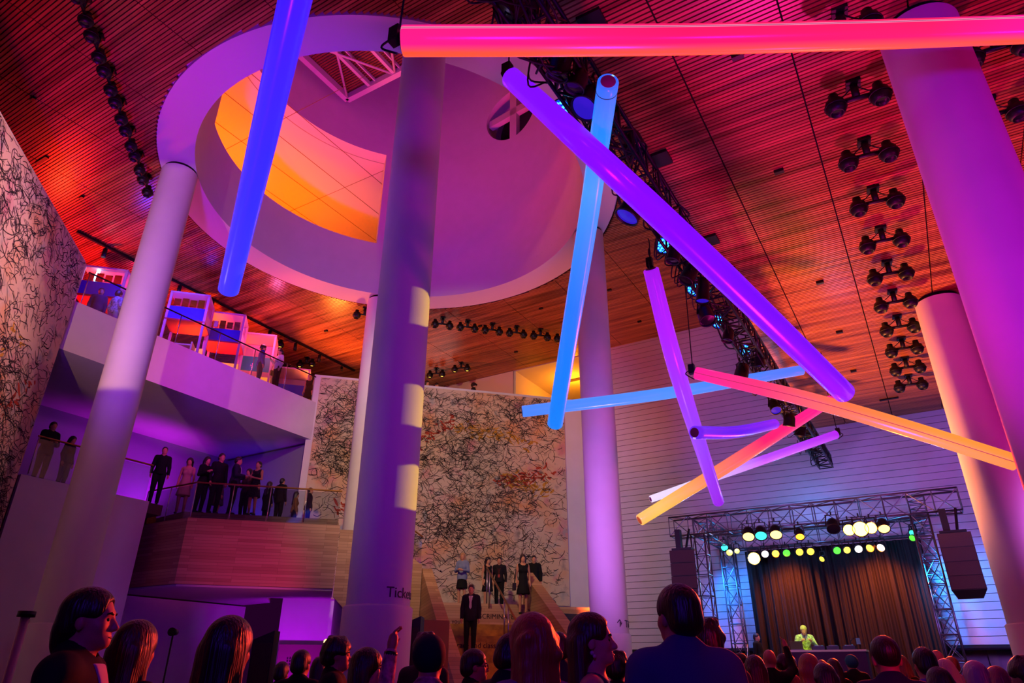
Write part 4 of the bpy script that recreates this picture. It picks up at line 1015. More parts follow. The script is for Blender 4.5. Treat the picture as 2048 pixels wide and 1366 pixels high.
def person(label, head, floor, face, sex='m', hair='short', hcol='#15100e', top='jacket', tcol='#15141a', bottom='pants', bcol='#101014', skin='a', shirt=None,
           pose=None, yaw=0, pitch=0, roll=0, lean=0.0, vox=.016, group=None, glasses=False, extra=None, walk=0.0, earring=False):
    """head: world point of the crown; floor: height it stands on; face: degrees, 0 = away from us, 90 = to the right"""
    global NPEOPLE; NPEOPLE += 1
    f = CF * math.cos(math.radians(face)) + CR * math.sin(math.radians(face))
    rz = math.atan2(f.y, f.x) - PI / 2
    H = head.z - floor; k = H / 1.75
    off = Matrix.Rotation(rz, 3, 'Z') @ Vector((0, lean * .62 * k, 0))
    t = thing('person', label, 'person', (head.x - off.x, head.y - off.y, floor), rz, group, local=True)
    fe = sex == 'f'; sx = .9 if fe else 1.0
    # joints
    J = {}
    for s_, n in ((-1, 'l'), (1, 'r')):
        J['sh' + n] = A3(s_ * .178 * sx, -.012, 1.405); J['el' + n] = A3(s_ * .225 * sx, -.035, 1.125); J['wr' + n] = A3(s_ * .232 * sx, .045, .885)
        J['hi' + n] = A3(s_ * .088, 0, .92); J['kn' + n] = A3(s_ * .095, .02 + s_ * walk * .16, .50); J['an' + n] = A3(s_ * .095, -.02 + s_ * walk * .3, .085)
    up_ = {'shl', 'shr', 'ell', 'elr', 'wrl', 'wrr'}
    HC = A3(0, 0, 0)
    def L(p):                                         # leaning the upper body forward about the hips
        p = A3(*p)
        if lean and p[2] > .95:
            q = (p[2] - .95); a = lean * min(1, q / .5) * .75; p = A3(p[0], p[1] + q * math.sin(a), .95 + q * math.cos(a))
        return p
    for n in up_: J[n] = L(J[n])
    if pose:
        for n, v in pose.items(): J[n] = A3(*v)
    c0 = L((0, -.01, 1.49)); hd = L((0, 0, 1.60)) - A3(0, 0, 1.60)
    Fh = (rotm(yaw, pitch, roll), c0)
    E = lambda p: A3(*p) + hd
    hair_on = hair not in ('bald',)
    b = Sdf(vox)
    # head
    b.ell(E((0, -.006, 1.642)), (.075, .096, .09), F=Fh).ell(E((0, .028, 1.588)), (.061 if fe else .064, .068, .085), .03, F=Fh)
    b.ell(E((0, .077, 1.523)), (.027, .024, .022), .025, F=Fh).ell(E((.0, .036, 1.54)), (.053, .055, .036), .03, F=Fh)
    b.cap(E((-.034, .083, 1.636)), E((.034, .083, 1.636)), (.009 if fe else .0115), k=.018, F=Fh)
    for s_ in (-1, 1):
        b.ell(E((s_ * .04, .062, 1.585)), .024, .02, F=Fh); b.ell(E((s_ * .0305, .103, 1.612)), (.017, .016, .012), .012, 's', F=Fh)
        b.ell(E((s_ * .077, -.004, 1.598)), (.011, .02, .032), .008, F=Fh)
    b.cap(E((0, .092, 1.622)), E((0, .116, 1.58)), .008, .0125, .012, F=Fh).ell(E((0, .106, 1.574)), (.017, .012, .008), .008, F=Fh)
    b.cap(E((-.018, .091, 1.549)), E((.018, .091, 1.549)), .008, k=.006, F=Fh).cap(E((-.014, .09, 1.538)), E((.014, .09, 1.538)), .0085, k=.006, F=Fh)
    b.cap(L((0, -.02, 1.42)), E((0, -.008, 1.56)), .058 * (.88 if fe else 1), .05 * (.9 if fe else 1), .03)
    # trunk
    tor = [('c', L((-.125 * sx, -.015, 1.40)), L((.125 * sx, -.015, 1.40)), .062, .062, .05), ('c', L((0, -.02, 1.47)), L((0, -.01, 1.36)), .06, .09, .05),
           ('e', L((0, -.005, 1.27)), A3(.15 * sx, .105, .17), None, 0, .05), ('e', L((0, 0, 1.09)), A3(.128 * sx, .098, .16), None, 0, .05), ('e', A3(0, -.005, .955), A3(.15 if fe else .142, .112, .13), None, 0, .05)]
    if fe:
        for s_ in (-1, 1): tor.append(('e', L((s_ * .066, .075, 1.255)), A3(.06, .05, .058), None, 0, .03))
    def trunk(S, g, low=True):
        for p in tor:
            if p[0] == 'c': S.cap(p[1], p[2], p[3] + g, p[4] + g, p[5])
            else: S.ell(p[1], p[2] + g, p[5])
    def arm(S, n, g, r0=.05, r1=.041, r2=.028, to=1.0):
        S.cap(J['sh' + n], J['el' + n], r0 * (.88 if fe else 1) + g, r1 * (.88 if fe else 1) + g, .03)
        if to > 0: w_ = J['el' + n] + (J['wr' + n] - J['el' + n]) * to; S.cap(J['el' + n], w_, r1 * (.88 if fe else 1) + g, r2 + g, .02)
    def leg(S, n, g, to=1.0):
        S.cap(J['hi' + n], J['kn' + n], .085 + g, .056 + g, .03); S.cap(J['kn' + n], J['kn' + n] + (J['an' + n] - J['kn' + n]) * to, .054 + g, .038 + g, .02)
    trunk(b, 0)
    for n in 'lr':
        arm(b, n, 0); leg(b, n, 0)
        a = J['an' + n]; b.cap(a + A3(0, -.03, -.045), a + A3(0, .14, -.055), .036, .028, .02)
        # hand with five fingers
        d = J['wr' + n] - J['el' + n]; d = d / np.linalg.norm(d); w_ = J['wr' + n]; s_ = -1 if n == 'l' else 1
        side = np.cross(d, A3(s_, 0, 0)); side = side / (np.linalg.norm(side) or 1); nr = np.cross(side, d)   # nr points out of the back of the hand
        if nr[0] * s_ < 0: nr = -nr
        fwd = side if side[1] > 0 or abs(side[1]) < .3 else -side
        b.cap(w_, w_ + d * .085, .026, .03, .015)
        b.ell(w_ + d * .05 + fwd * .004, (.03, .03, .03), .02)
        fr = max(.0085, vox * .62)
        for q, ln in ((-1.5, .06), (-.5, .074), (.5, .078), (1.5, .07)):
            p0 = w_ + d * .082 + fwd * (.0185 * q); p1 = p0 + d * ln * .55 - nr * .008; p2 = p1 + d * ln * .38 - nr * .028
            b.cap(p0, p1, fr, fr * .95, .006).cap(p1, p2, fr * .95, fr * .85, .004)
        p0 = w_ + d * .028 + fwd * .026; p1 = p0 + d * .035 + fwd * .026 - nr * .012; b.cap(p0, p1, fr * 1.2, fr, .008).cap(p1, p1 + d * .028 + fwd * .004 - nr * .012, fr, fr * .85, .004)
    body = b.build('body', M('skin_' + skin, SKIN[skin], .5, spec=.45), t, k)
    # eyes and brows
    if vox < .013:
        eb = MB(); bb = MB(); Rm = Matrix(Fh[0].tolist()); cc = Vector(c0)
        T = lambda p: (Rm @ (Vector(E(p)) - cc) + cc) * k
        for s_ in (-1, 1):
            eb.ell(T((s_ * .031, .082, 1.6115)), .0098 * k, 10, 8)
            bb.tube([T((s_ * .016, .099, 1.632)), T((s_ * .034, .0965, 1.6375)), T((s_ * .05, .084, 1.632))], [.0035 * k, .0045 * k, .002 * k], 6)
        eb.build('eyes', M('eye_dark', '#20160f', .15), body); bb.build('eyebrows', M('brow', '#17100c', .7), body)
        lb = MB(); lb.tube([T((-.02, .0965, 1.5435)), T((0, .1015, 1.543)), T((.02, .0965, 1.5435))], [.003 * k, .0055 * k, .003 * k], 8); lb.build('lips', M('lips', '#8a3a34', .45), body)
        if earring:
            for s_ in (-1, 1): MB().ell(T((s_ * .088, -.004, 1.555)), .011 * k, 8, 6).ell(T((s_ * .088, .006, 1.54)), .009 * k, 8, 6).build('earring', M('pearl', '#e8d0d0', .2), t)
    if glasses:
        Rm = Matrix(Fh[0].tolist()); cc = Vector(c0); T = lambda p: (Rm @ (Vector(E(p)) - cc) + cc) * k
        g = MB()
        for s_ in (-1, 1):
            g.tube([T((s_ * .034 + .024 * math.cos(a), .108, 1.61 + .019 * math.sin(a))) for a in [2 * PI * q / 14 for q in range(15)]], .0025 * k, 6, False)
            g.tube([T((s_ * .058, .107, 1.615)), T((s_ * .08, .0, 1.612))], .0025 * k, 6)
        g.tube([T((-.01, .11, 1.612)), T((.01, .11, 1.612))], .0025 * k, 6); g.build('glasses', M('glasses_frame', '#1a1512', .3), t)
    # trousers, skirt, shoes
    cl = lambda c: M('cloth_' + c, c, .82, spec=.25, noise=.75 if c in ('#a8b890', '#c8d8f0', '#241a2c', '#b87a98') else 0, nscale=22)
    S = Sdf(vox)
    if bottom in ('pants',):
        for n in 'lr': leg(S, n, .016, 1.0)
        S.ell(A3(0, -.005, .955), A3(.163, .122, .12), .05).cut(lambda P: P[..., 2] - 1.03)
        S.build('trousers', cl(bcol), t, k)
    elif bottom == 'skirt':
        S.cap((0, 0, 1.02), (0, 0, .58), .135, .2, .02).ell((0, 0, .95), (.165, .13, .12), .05).cut(lambda P: np.maximum(.56 - P[..., 2], P[..., 2] - 1.05)); S.build('skirt', cl(bcol), t, k)
    S = Sdf(max(.012, vox))
    for n in 'lr':
        a = J['an' + n]; S.cap(a + A3(0, -.035, -.045), a + A3(0, .15, -.052), .042, .036, .02)
    S.cut(lambda P: -P[..., 2]); S.build('shoes', M('shoe_leather', '#0d0b0b', .35), t, k)
    # upper garment
    S = Sdf(vox); neck = (L((0, -.01, 1.40)), E((0, .005, 1.60)))
    if top in ('jacket', 'coat'):
        trunk(S, .026)
        for n in 'lr': arm(S, n, .019, to=.96)
        S.cap(L((-.15 * sx, -.012, 1.412)), L((.15 * sx, -.012, 1.412)), .07, k=.03).cap(L((-.05, -.035, 1.478)), L((.05, -.035, 1.478)), .036, k=.02)
        hem = .82 if top == 'jacket' else .6
        S.cap((0, 0, 1.0), (0, -.005, hem - .05), .15, .17, .05)
        S.cap(neck[0] + A3(0, .01, 0), neck[1] + A3(0, .01, 0), .06, .058, .01, 's').cut(lambda P: hem - P[..., 2])
    elif top in ('shirt', 'sweater'):
        trunk(S, .017)
        for n in 'lr': arm(S, n, .014, to=.95)
        S.cap(L((-.04, -.03, 1.47)), L((.04, -.03, 1.47)), .034, k=.02); S.cap((0, 0, 1.0), (0, 0, .82), .142, .155, .05)
        S.cap(*neck, .059, .056, .01, 's').cut(lambda P: .87 - P[..., 2])
    elif top == 'tshirt':
        trunk(S, .014)
        for n in 'lr': arm(S, n, .016, to=0)
        S.cap(*neck, .062, .06, .01, 's').cut(lambda P: np.maximum(.88 - P[..., 2], 1.17 - P[..., 2] - .6 * (np.abs(P[..., 0]) < .17)))
    elif top in ('dress', 'strappy'):
        trunk(S, .011)
        S.cap((0, 0, 1.0), (0, 0, .55), .13, .215, .04)
        for s_ in (-1, 1): S.cap(L((s_ * .085, .06, 1.36)), L((s_ * .09, -.06, 1.40)), .028, k=.02)
        S.cap(*neck, .085, .085, .02, 's')
        if top == 'strappy': S.cut(lambda P: np.maximum(P[..., 2] - 1.35 - .12 * (np.abs(np.abs(P[..., 0]) - .085) < .012), -1))
        S.cut(lambda P: .56 - P[..., 2])
    S.build({'jacket': 'jacket', 'coat': 'coat', 'shirt': 'shirt', 'sweater': 'sweater', 'tshirt': 't_shirt', 'dress': 'dress', 'strappy': 'dress'}[top], cl(tcol), t, k)
    if shirt:                                         # shirt front and collar seen inside a jacket
        S = Sdf(vox); trunk(S, .033); S.cap(L((-.03, -.02, 1.485)), L((.03, -.02, 1.485)), .047, k=.02)
        S.cap(*neck, .058, .054, .008, 's')
        S.cut(lambda P: np.where(P[..., 2] > 1.45, np.maximum(np.hypot(P[..., 0] - hd[0], P[..., 1] - hd[1] + .012) - .068, P[..., 2] - 1.515 + .25 * (P[..., 1] - hd[1])), np.maximum(np.abs(P[..., 0]) - np.maximum(.0, (P[..., 2] - 1.12) * .2), np.maximum(-P[..., 1], 1.12 - P[..., 2]))))
        S.build('shirt_collar', cl(shirt), t, k)
    # hair
    if hair_on:
        S = Sdf(vox if vox < .013 else vox * .85); FF = dict(F=Fh)
        g = {'short': .014, 'buzz': .008, 'slick': .014, 'curly': .028, 'long': .02, 'swept': .018, 'bob': .022, 'bun': .014, 'beanie': .022, 'cap': .02, 'wavy': .026}[hair]
        S.ell(E((0, -.01, 1.645)), (.075 + g, .096 + g, .09 + g), **FF)
        if hair in ('short', 'slick', 'wavy', 'curly', 'bun'): S.ell(E((0, -.06, 1.585)), (.062 + g, .046 + g, .06), .03, **FF)
        if hair == 'slick': S.ell(E((0, -.085, 1.54)), (.05, .04, .07), .03, **FF)
        if hair == 'curly':
            r_ = random.Random(label)
            for _ in range(46):
                a, c_ = r_.uniform(0, 2 * PI), r_.uniform(-.25, 1)
                S.ell(E((.085 * math.cos(a) * (1 - .4 * max(0, c_)), -.015 + .095 * math.sin(a) * (1 - .4 * max(0, c_)), 1.645 + .095 * c_)), r_.uniform(.02, .034), .008, **FF)
        if hair in ('long', 'wavy', 'bob', 'swept'):
            zl = {'long': 1.24, 'swept': 1.24, 'wavy': 1.3, 'bob': 1.5}[hair]
            S.ell(E((0, -.045, 1.58)), (.094, .075, .11), .03, **FF)
            for s_ in (-1, 1):
                yb = -.055 if hair == 'swept' else -.012; S.cap(E((s_ * .074, yb, 1.62)), E((s_ * .088, yb - .02, zl + .12)), .026, .03, .03, **FF)
                S.cap(E((s_ * .05, -.07, 1.6)), E((s_ * .07, -.105, zl)), .045, .03, .03, **FF)
            S.cap(E((0, -.07, 1.6)), E((0, -.12, zl - .03)), .055, .035, .03, **FF)
            if hair == 'wavy':
                r_ = random.Random(label)
                for _ in range(30): S.ell(E((r_.uniform(-.095, .095), r_.uniform(-.115, -.05), r_.uniform(1.3, 1.66))), r_.uniform(.02, .032), .018, **FF)
        if hair == 'bun': S.ell(E((0, -.12, 1.63)), .04, .02, **FF)
        if hair in ('beanie', 'cap'): S.ell(E((0, -.03, 1.63)), (.09, .09, .085), .02, **FF)
        if hair == 'cap': S.cap(E((-.03, .10, 1.655)), E((.03, .10, 1.655)), .035, k=.02, **FF)
        zf = {'beanie': 1.625, 'cap': 1.645, 'buzz': 1.6}.get(hair)
        if hair not in ('cap',): S.ell(E((0, .085, 1.58)), (.06 if hair in ('long', 'bob', 'wavy') else .068, .072, .083), .015, 's', **FF)
        if hair in ('slick', 'swept', 'bun', 'buzz'): S.ell(E((0, .112, 1.648)), (.062, .05, .05), .012, 's', **FF)
        if hair in ('short', 'slick', 'buzz', 'curly', 'bun', 'swept'):
            for s_ in (-1, 1): S.ell(E((s_ * .085, .03, 1.565)), (.03, .06, .055), .015, 's', **FF)
        nm = 'beanie' if hair == 'beanie' else 'cap' if hair == 'cap' else 'hair'
        S.build(nm, hair_mat(hcol) if nm == 'hair' else cl(hcol), t, k)
    if extra: extra(t, k, J)
    return t
def Hd(px, py, t): return at(px, py, t)
def Hh(px, py, H, floor):                             # crown point of somebody of height H standing on floor
    return on(px, py, z=floor + H)
ARM_UP_L = dict(ell=(-.27, .12, 1.36), wrl=(-.25, .16, 1.66))
ARM_UP_R = dict(elr=(.27, .16, 1.5), wrr=(.22, .26, 1.76))
HOLD = dict(ell=(-.22, .03, 1.13), wrl=(-.09, .25, 1.13), elr=(.22, .03, 1.13), wrr=(.09, .25, 1.15))
HOLD_R = dict(elr=(.22, .02, 1.13), wrr=(.12, .26, 1.22))
def bracelet(t, k, J):
    d = J['wrl'] - J['ell']; d = d / np.linalg.norm(d); p = J['wrl'] - d * .012
    MB().lathe([(.034, -.012), (.04, -.01), (.04, .01), (.034, .012)], Vector(p) * k, 16, Vector(d)).build('bracelet', M('dark_band', '#141018', .4), t)
def phone(t, k, J):
    p = (J['wrr'] + J['wrl']) / 2 + A3(0, .08, .05); MB().box(Vector(p) * k, (.07, .012, .14), mat=Matrix.Rotation(.5, 4, 'X')).build('phone', blackm, t)
def plate(t, k, J):
    p = (J['wrr'] + J['wrl']) / 2 + A3(0, .07, .02); MB().lathe([(0, 0), (.06, .004), (.09, .02), (.085, .022), (0, .012)], Vector(p) * k, 20).build('plate', M('plate_white', '#d8d0d4', .3), t)
def glasscup(t, k, J):
    p = J['wrr'] + A3(-.01, .1, .03); MB().lathe([(0, 0), (.03, .002), (.035, .11), (.03, .11), (.026, .01)], Vector(p) * k, 16).build('drinking_glass', M('amber_drink', '#e09040', .1), t)
def lanyard(t, k, J):
    MB().tube([Vector(p) * k for p in ((-.06, .05, 1.44), (-.03, .125, 1.3), (0, .135, 1.12), (.03, .125, 1.3), (.06, .05, 1.44))], .006, 6).box(Vector((0, .14, 1.08)) * k, (.07, .01, .1)).build('lanyard', M('lanyard_red', '#a02828', .6), t)
def tie(t, k, J):
    MB().add([Vector(p) * k for p in ((-.018, .135, 1.44), (.018, .135, 1.44), (.034, .162, 1.15), (0, .162, 1.1), (-.034, .162, 1.15), (-.018, .12, 1.44), (.018, .12, 1.44), (.034, .14, 1.15), (0, .14, 1.1), (-.034, .14, 1.15))],
             [(0, 4, 3, 2, 1), (5, 6, 7, 8, 9), (0, 1, 6, 5), (1, 2, 7, 6), (2, 3, 8, 7), (3, 4, 9, 8), (4, 0, 5, 9)]).build('tie', M('pale_tie', '#b9a8c0', .6), t)
def bag(t, k, J):
    MB().box(Vector((.27, -.02, .78)) * k, (.09, .24, .2)).tube(catmull([Vector((.27, .08, .86)) * k, Vector((.22, 0, 1.3)) * k, Vector((.27, -.1, .86)) * k], 6), .008, 6).build('handbag', M('bag_dark', '#1c1414', .5), t)
V1, V2, V3 = .0075, .011, .02
# ---- foreground crowd on the floor
person('man in left profile at the lower left, dark combed-back hair, dark suit', Hd(196, 1172, 3.0), 0, 78, hair='slick', tcol='#16121c', shirt='#c9b8c4', vox=V1, pitch=-2)
person('long straight red-brown hair seen from behind, right of the profiled man', Hd(283, 1240, 3.35), 0, 12, 'f', 'long', '#3a1c10', 'dress', '#241424', 'none', vox=V1, skin='d')
person('very dark long hair seen from behind, left of the slim black loudspeaker', Hd(468, 1232, 2.95), 0, 18, 'f', 'long', '#1a0f0c', 'dress', '#141018', 'none', vox=V1)
person('dark silhouette with white collar, left of the curly-haired profile', Hd(606, 1298, 6.2), 0, 10, 'm', 'short', '#0c0a0a', 'jacket', '#0e0d14', shirt='#cfc4d8', vox=V2)
person('dark wavy-haired man in profile before the tall column', Hd(678, 1274, 5.5), 0, 80, 'm', 'curly', '#0e0b0c', 'jacket', '#11101a', vox=V2)
person('bespectacled woman with long black hair in front of the tall column', Hd(738, 1295, 4.5), 0, 72, 'f', 'long', '#0f0b0c', 'sweater', '#2a2450', glasses=True, vox=V1, skin='d')
person('navy round-capped person in pink shirt raising the left arm with a wristband', Hd(862, 1270, 3.9), 0, 8, 'm', 'beanie', '#0c1030', 'shirt', '#b87a98', pose=dict(ell=(-.30, .10, 1.40), wrl=(-.285, .14, 1.66)), extra=bracelet, vox=V1)
person('brown tousled head just behind the navy round cap', Hd(853, 1266, 6.4), 0, 20, 'm', 'curly', '#3a2018', 'shirt', '#3a2030', vox=V2)
person('man with glasses in profile, left of the close-cropped man in navy', Hd(950, 1296, 5.3), 0, 82, 'm', 'short', '#241a1a', 'jacket', '#14121c', glasses=True, vox=V2)
person('close-cropped man in navy jacket bowing his head, at the foot of the stairs', Hd(1018, 1262, 3.9), 0, 48, 'm', 'short', '#1c1216', 'jacket', '#10122a', vox=V1, pitch=14)
person('woman with long glowing orange wavy hair left of the smiling profile', Hd(1062, 1228, 3.05), 0, -25, 'f', 'wavy', '#b0602c', 'shirt', '#8a4a90', vox=V1)
person('smiling woman in right profile with long auburn hair and pearl earrings', Hd(1184, 1224, 3.5), 0, 97, 'f', 'swept', '#3a1712', 'strappy', '#4a2450', 'none', vox=.006, skin='d', earring=True, pitch=-3)
person('broad man in blue-grey suit seen from behind, largest back in the crowd', Hd(1352, 1166, 3.15), 0, 2, 'm', 'short', '#1a0f0d', 'jacket', '#4a4480', vox=V1, yaw=22)
person('dark curly head just right of the broad blue-grey suit', Hd(1410, 1240, 4.5), 0, 8, 'm', 'curly', '#170d0c', 'shirt', '#3a2a4a', vox=V2)
person('blue-lit dark head between orange hair and smiling profile', Hd(1115, 1262, 5.8), 0, -15, 'm', 'short', '#12101c', 'jacket', '#1c2048', vox=V2)
person('low dark curly head left of the broad blue-grey suit', Hd(1232, 1303, 5.6), 0, 20, 'f', 'curly', '#160c0c', 'shirt', '#281830', vox=V2)
for lb, px, py, tt, kw in [
    ('small dark head left of the white-collared silhouette', 566, 1322, 7.4, dict(hair='short')),
    ('small dark head between white-collared silhouette and curly profile', 641, 1313, 8.2, dict(hair='long', sex='f')),
    ('greenish blond head beside the left stage leg', 1462, 1313, 8.7, dict(sex='f', hair='long', hcol='#8a7038', face=5)),
    ('dark-haired profile before the left stage leg', 1480, 1305, 9.4, dict(face=85, skin='d')),
    ('short dark head in blue jacket with pale lapel', 1468, 1322, 7.0, dict(tcol='#202a58', shirt='#d8c8e0', face=40)),
    ('straight dark red long hair seen from behind, left of the bald raised arm', 1506, 1310, 6.3, dict(sex='f', hair='long', hcol='#35120f', top='dress', bottom='none', tcol='#3a1c50')),
    ('bald man in black raising his right hand towards the stage', 1536, 1296, 9.0, dict(hair='bald', top='sweater', tcol='#0e0c0e', pose=ARM_UP_R, face=20)),
    ('pink-lit face right of the bald raised arm', 1566, 1306, 9.6, dict(sex='f', hair='bun', face=60, skin='d', top='shirt', tcol='#a84858')),
    ('small dark head below the laptop table', 1579, 1311, 12.0, dict(face=0)),
    ('dark round head left of the blond curls', 1578, 1321, 10.0, dict(hair='bob', sex='f')),
    ('big blond curly hair glowing orange below the stage table', 1614, 1308, 6.4, dict(sex='f', hair='wavy', hcol='#b87840', top='shirt', tcol='#b06a48', face=15)),
    ('small pale-topped head right of the blond curls', 1641, 1318, 11.0, dict(hair='buzz', hcol='#8a6050')),
    ('dark-haired woman in dark blue in front of the blond curls', 1645, 1326, 5.6, dict(sex='f', hair='bob', hcol='#1a1020', tcol='#2a2468')),
    ('dark red head left of the second suited back', 1664, 1317, 9.5, dict(sex='f', hair='long', hcol='#2a0f10')),
    ('teal-capped small head below the desk lamp', 1700, 1309, 11.5, dict(hair='cap', hcol='#2a8a80')),
    ('suited man seen from behind before the stage curtain, rim-lit cropped hair', 1762, 1268, 4.1, dict(hair='buzz', hcol='#241416', tcol='#26224c', face=10, vox=V1)),
    ('green and orange lit head right of the suited back', 1797, 1310, 9.0, dict(sex='f', hair='bob', hcol='#6a5020', pose=HOLD_R, extra=glasscup)),
    ('dark-haired man in lilac shirt seen from behind, near the right stage leg', 1842, 1293, 5.4, dict(hcol='#180e10', top='shirt', tcol='#7a5cc8', face=8)),
    ('bald head at the foot of the right stage leg', 1870, 1297, 8.6, dict(hair='bald', skin='d', face=25, top='shirt', tcol='#b0a0b8')),
    ('pale pinkish-white hair right of the lilac shirt', 1886, 1318, 7.2, dict(sex='f', hair='bob', hcol='#c8a8b0', top='shirt', tcol='#281c2c')),
    ('ginger head at the foot of the right stage leg', 1899, 1312, 9.8, dict(hair='short', hcol='#a05a30')),
    ('dark violet bob in front of the lilac shirt', 1872, 1334, 5.0, dict(sex='f', hair='bob', hcol='#1a0c20', top='shirt', tcol='#1c1030')),
    ('white-haired person with glasses near the right edge', 1945, 1320, 4.7, dict(hair='short', hcol='#d8bcc0', glasses=True, face=30, skin='d', top='shirt', tcol='#7a6aa0')),
    ('pink long hair right of the white-haired person', 1988, 1332, 5.9, dict(sex='f', hair='long', hcol='#a04a68')),
    ('brown curly head cut by the right edge', 2042, 1313, 4.4, dict(hair='curly', hcol='#2a1612', face=-20, vox=V2))]:
    kw = dict(dict(face=0, sex='m', vox=.014), **kw); fc = kw.pop('face')
    person(lb, Hd(px, py, tt), 0, fc, group='crowd on the floor', **kw)
# ---- on the stage
p = on(1605, 1246, y=23.35)
person('performer in patterned shirt bending over the stage table, lit yellow and green', p, .99, 195, 'm', 'short', '#b8a860', 'shirt', '#a8b890', lean=.38, pitch=22, pose=dict(ell=(-.26, .16, 1.17), wrl=(-.13, .42, 1.28), elr=(.26, .16, 1.17), wrr=(.13, .42, 1.28)), vox=.014)
p = on(1512, 1266, y=24.2)
person('dark-jacketed man at the left end of the stage, turned to the table', p, .99, 130, 'm', 'short', '#17100e', 'jacket', '#15130f', vox=.016)
# ---- on the lower stairs and their landing
ZL3 = 3.42
person('blond woman in black dress and pale jacket on the lower landing', Hh(926, 1105, 1.7, ZL3), ZL3, 190, 'f', 'long', '#b88a60', 'jacket', '#7a86a8', 'skirt', '#0e0c10', pose=HOLD, vox=V3)
q = on(943, 1168, s=18.88); person('man in dark suit and pale tie walking down the lower stairs', q, RISE * 11 + .012, 182, 'm', 'short', '#3a2418', 'jacket', '#181426', shirt='#d8cce0', extra=tie, vox=.015)
person('dark curly-haired woman in black on the lower landing left of the lanyard', Hh(976, 1114, 1.66, ZL3), ZL3, 150, 'f', 'wavy', '#120c0c', 'dress', '#141016', 'none', vox=V3)
person('bearded man in dark sweater wearing a red lanyard at the top of the stairs', Hh(999, 1113, 1.74, ZL3), ZL3, 185, 'm', 'short', '#15100e', 'sweater', '#1c141c', extra=lanyard, vox=V3)
q = on(1046, 1108, s=21.36); person('woman with very long hair in dark dress coming down by the right parapet', q, RISE * 18 + .012, 172, 'f', 'long', '#2a1812', 'dress', '#121218', 'none', extra=bag, vox=V3)
person('dark figure half hidden behind the long-haired woman on the stairs', Hh(1068, 1110, 1.78, ZL3), ZL3, 185, 'm', 'short', '#120d0c', 'jacket', '#121014', vox=V3)
# ---- middle gallery and upper landing
LF = LZ1 + .264; RF = Z2 + .004
person('man in black standing at the recess steps behind the landing glass', Hh(332, 893, 1.8, RF), RF, 150, 'm', 'buzz', '#1c1412', 'sweater', '#0c0a0e', vox=V3)
person('woman in short cream dress on the recess steps', sw(22.55, -4.64, LF + 1.76), LF, 165, 'f', 'bob', '#1c100e', 'dress', '#b89478', 'none', vox=V3)
person('woman in black with long dark hair leaning on the landing rail', Hh(417, 913, 1.76, LF), LF, 120, 'f', 'long', '#0c090a', 'sweater', '#0d0b0e', pose=HOLD_R, vox=V3)
person('man in dark shirt just behind the long-haired woman in black', Hh(446, 906, 1.9, LF), LF, 130, 'm', 'short', '#1a1210', 'shirt', '#141016', vox=V3)
person('long-haired woman in mauve skirt walking behind the landing glass', Hh(447, 943, 1.62, LF), LF, 60, 'f', 'long', '#1a1012', 'shirt', '#6a4050', 'skirt', '#5a4a64', vox=V3)
person('man in grey suit holding a white plate on the landing', Hh(479, 913, 1.82, LF), LF, 75, 'm', 'short', '#15100e', 'jacket', '#2c2a40', shirt='#cfc8d8', pose=HOLD, extra=plate, vox=V3)
person('short dark-haired person between the suited man and spotted dress', Hh(500, 937, 1.64, LF), LF, 200, 'f', 'bob', '#140d0d', 'shirt', '#3a2028', pose=HOLD_R, vox=V3)
person('woman with pinned-up hair in dark spotted dress on the landing', Hh(519, 922, 1.68, LF), LF, 195, 'f', 'bun', '#1a1010', 'dress', '#241a2c', 'none', pose=HOLD, vox=V3)
person('dark figure left of two at the right end of the landing glass', Hh(541, 963, 1.5, LF), LF, 30, 'f', 'long', '#130c0f', 'coat', '#110d14', vox=V3)
person('dark figure right of two at the right end of the landing glass', Hh(566, 956, 1.58, LF), LF, 20, 'm', 'short', '#120c0e', 'jacket', '#120e16', vox=V3)
person('brown-haired woman in tan starting down the upper flight', Hh(594, 983, 1.5, LF), LF, 60, 'f', 'long', '#1c100c', 'shirt', '#8a5a34', vox=V3)
person('man starting down the upper flight at the landing corner', Hh(622, 975, 1.5, LF), LF, 70, 'm', 'short', '#241410', 'jacket', '#1a1016', vox=V3)
person('man in dark jacket behind the recess glass left of the first column', Hh(110, 843, 1.8, RF), RF, 120, 'm', 'short', '#17100e', 'jacket', '#0f0d14', pose=HOLD, vox=V3)
person('smaller dark person beside the man left of the first column', Hh(148, 872, 1.6, RF), RF, 100, 'f', 'bob', '#140d0d', 'shirt', '#1a121c', vox=V3)
# ---- top gallery
GF = Z3 + .004
person('man in blue sweater and dark trousers at the top gallery rail', Hh(528, 690, 1.76, GF), GF, 60, 'm', 'curly', '#1a1010', 'sweater', '#2a2ea0', bcol='#0e0c12', vox=V3)
person('woman in white blouse with handbag beside the man in blue', Hh(562, 698, 1.72, GF), GF, 215, 'f', 'curly', '#140e0c', 'shirt', '#d8c8d0', bcol='#120e12', extra=bag, pose=HOLD_R, vox=V3)
person('person in dark robe and knotted hair by the canvas corner of the gallery', Hh(622, 748, 1.66, GF), GF, 185, 'f', 'bun', '#0f0b0b', 'dress', '#100c10', 'none', vox=V3)
person('man in navy at the gallery rail left of the first column', Hh(205, 576, 1.74, GF), GF, 150, 'm', 'short', '#0f0c10', 'jacket', '#141a60', vox=V3)
person('person in white patterned shirt beside the man in navy', Hh(240, 582, 1.72, GF), GF, 10, 'f', 'curly', '#110c0e', 'shirt', '#c8d8f0', bcol='#b8d0e8', vox=V3)
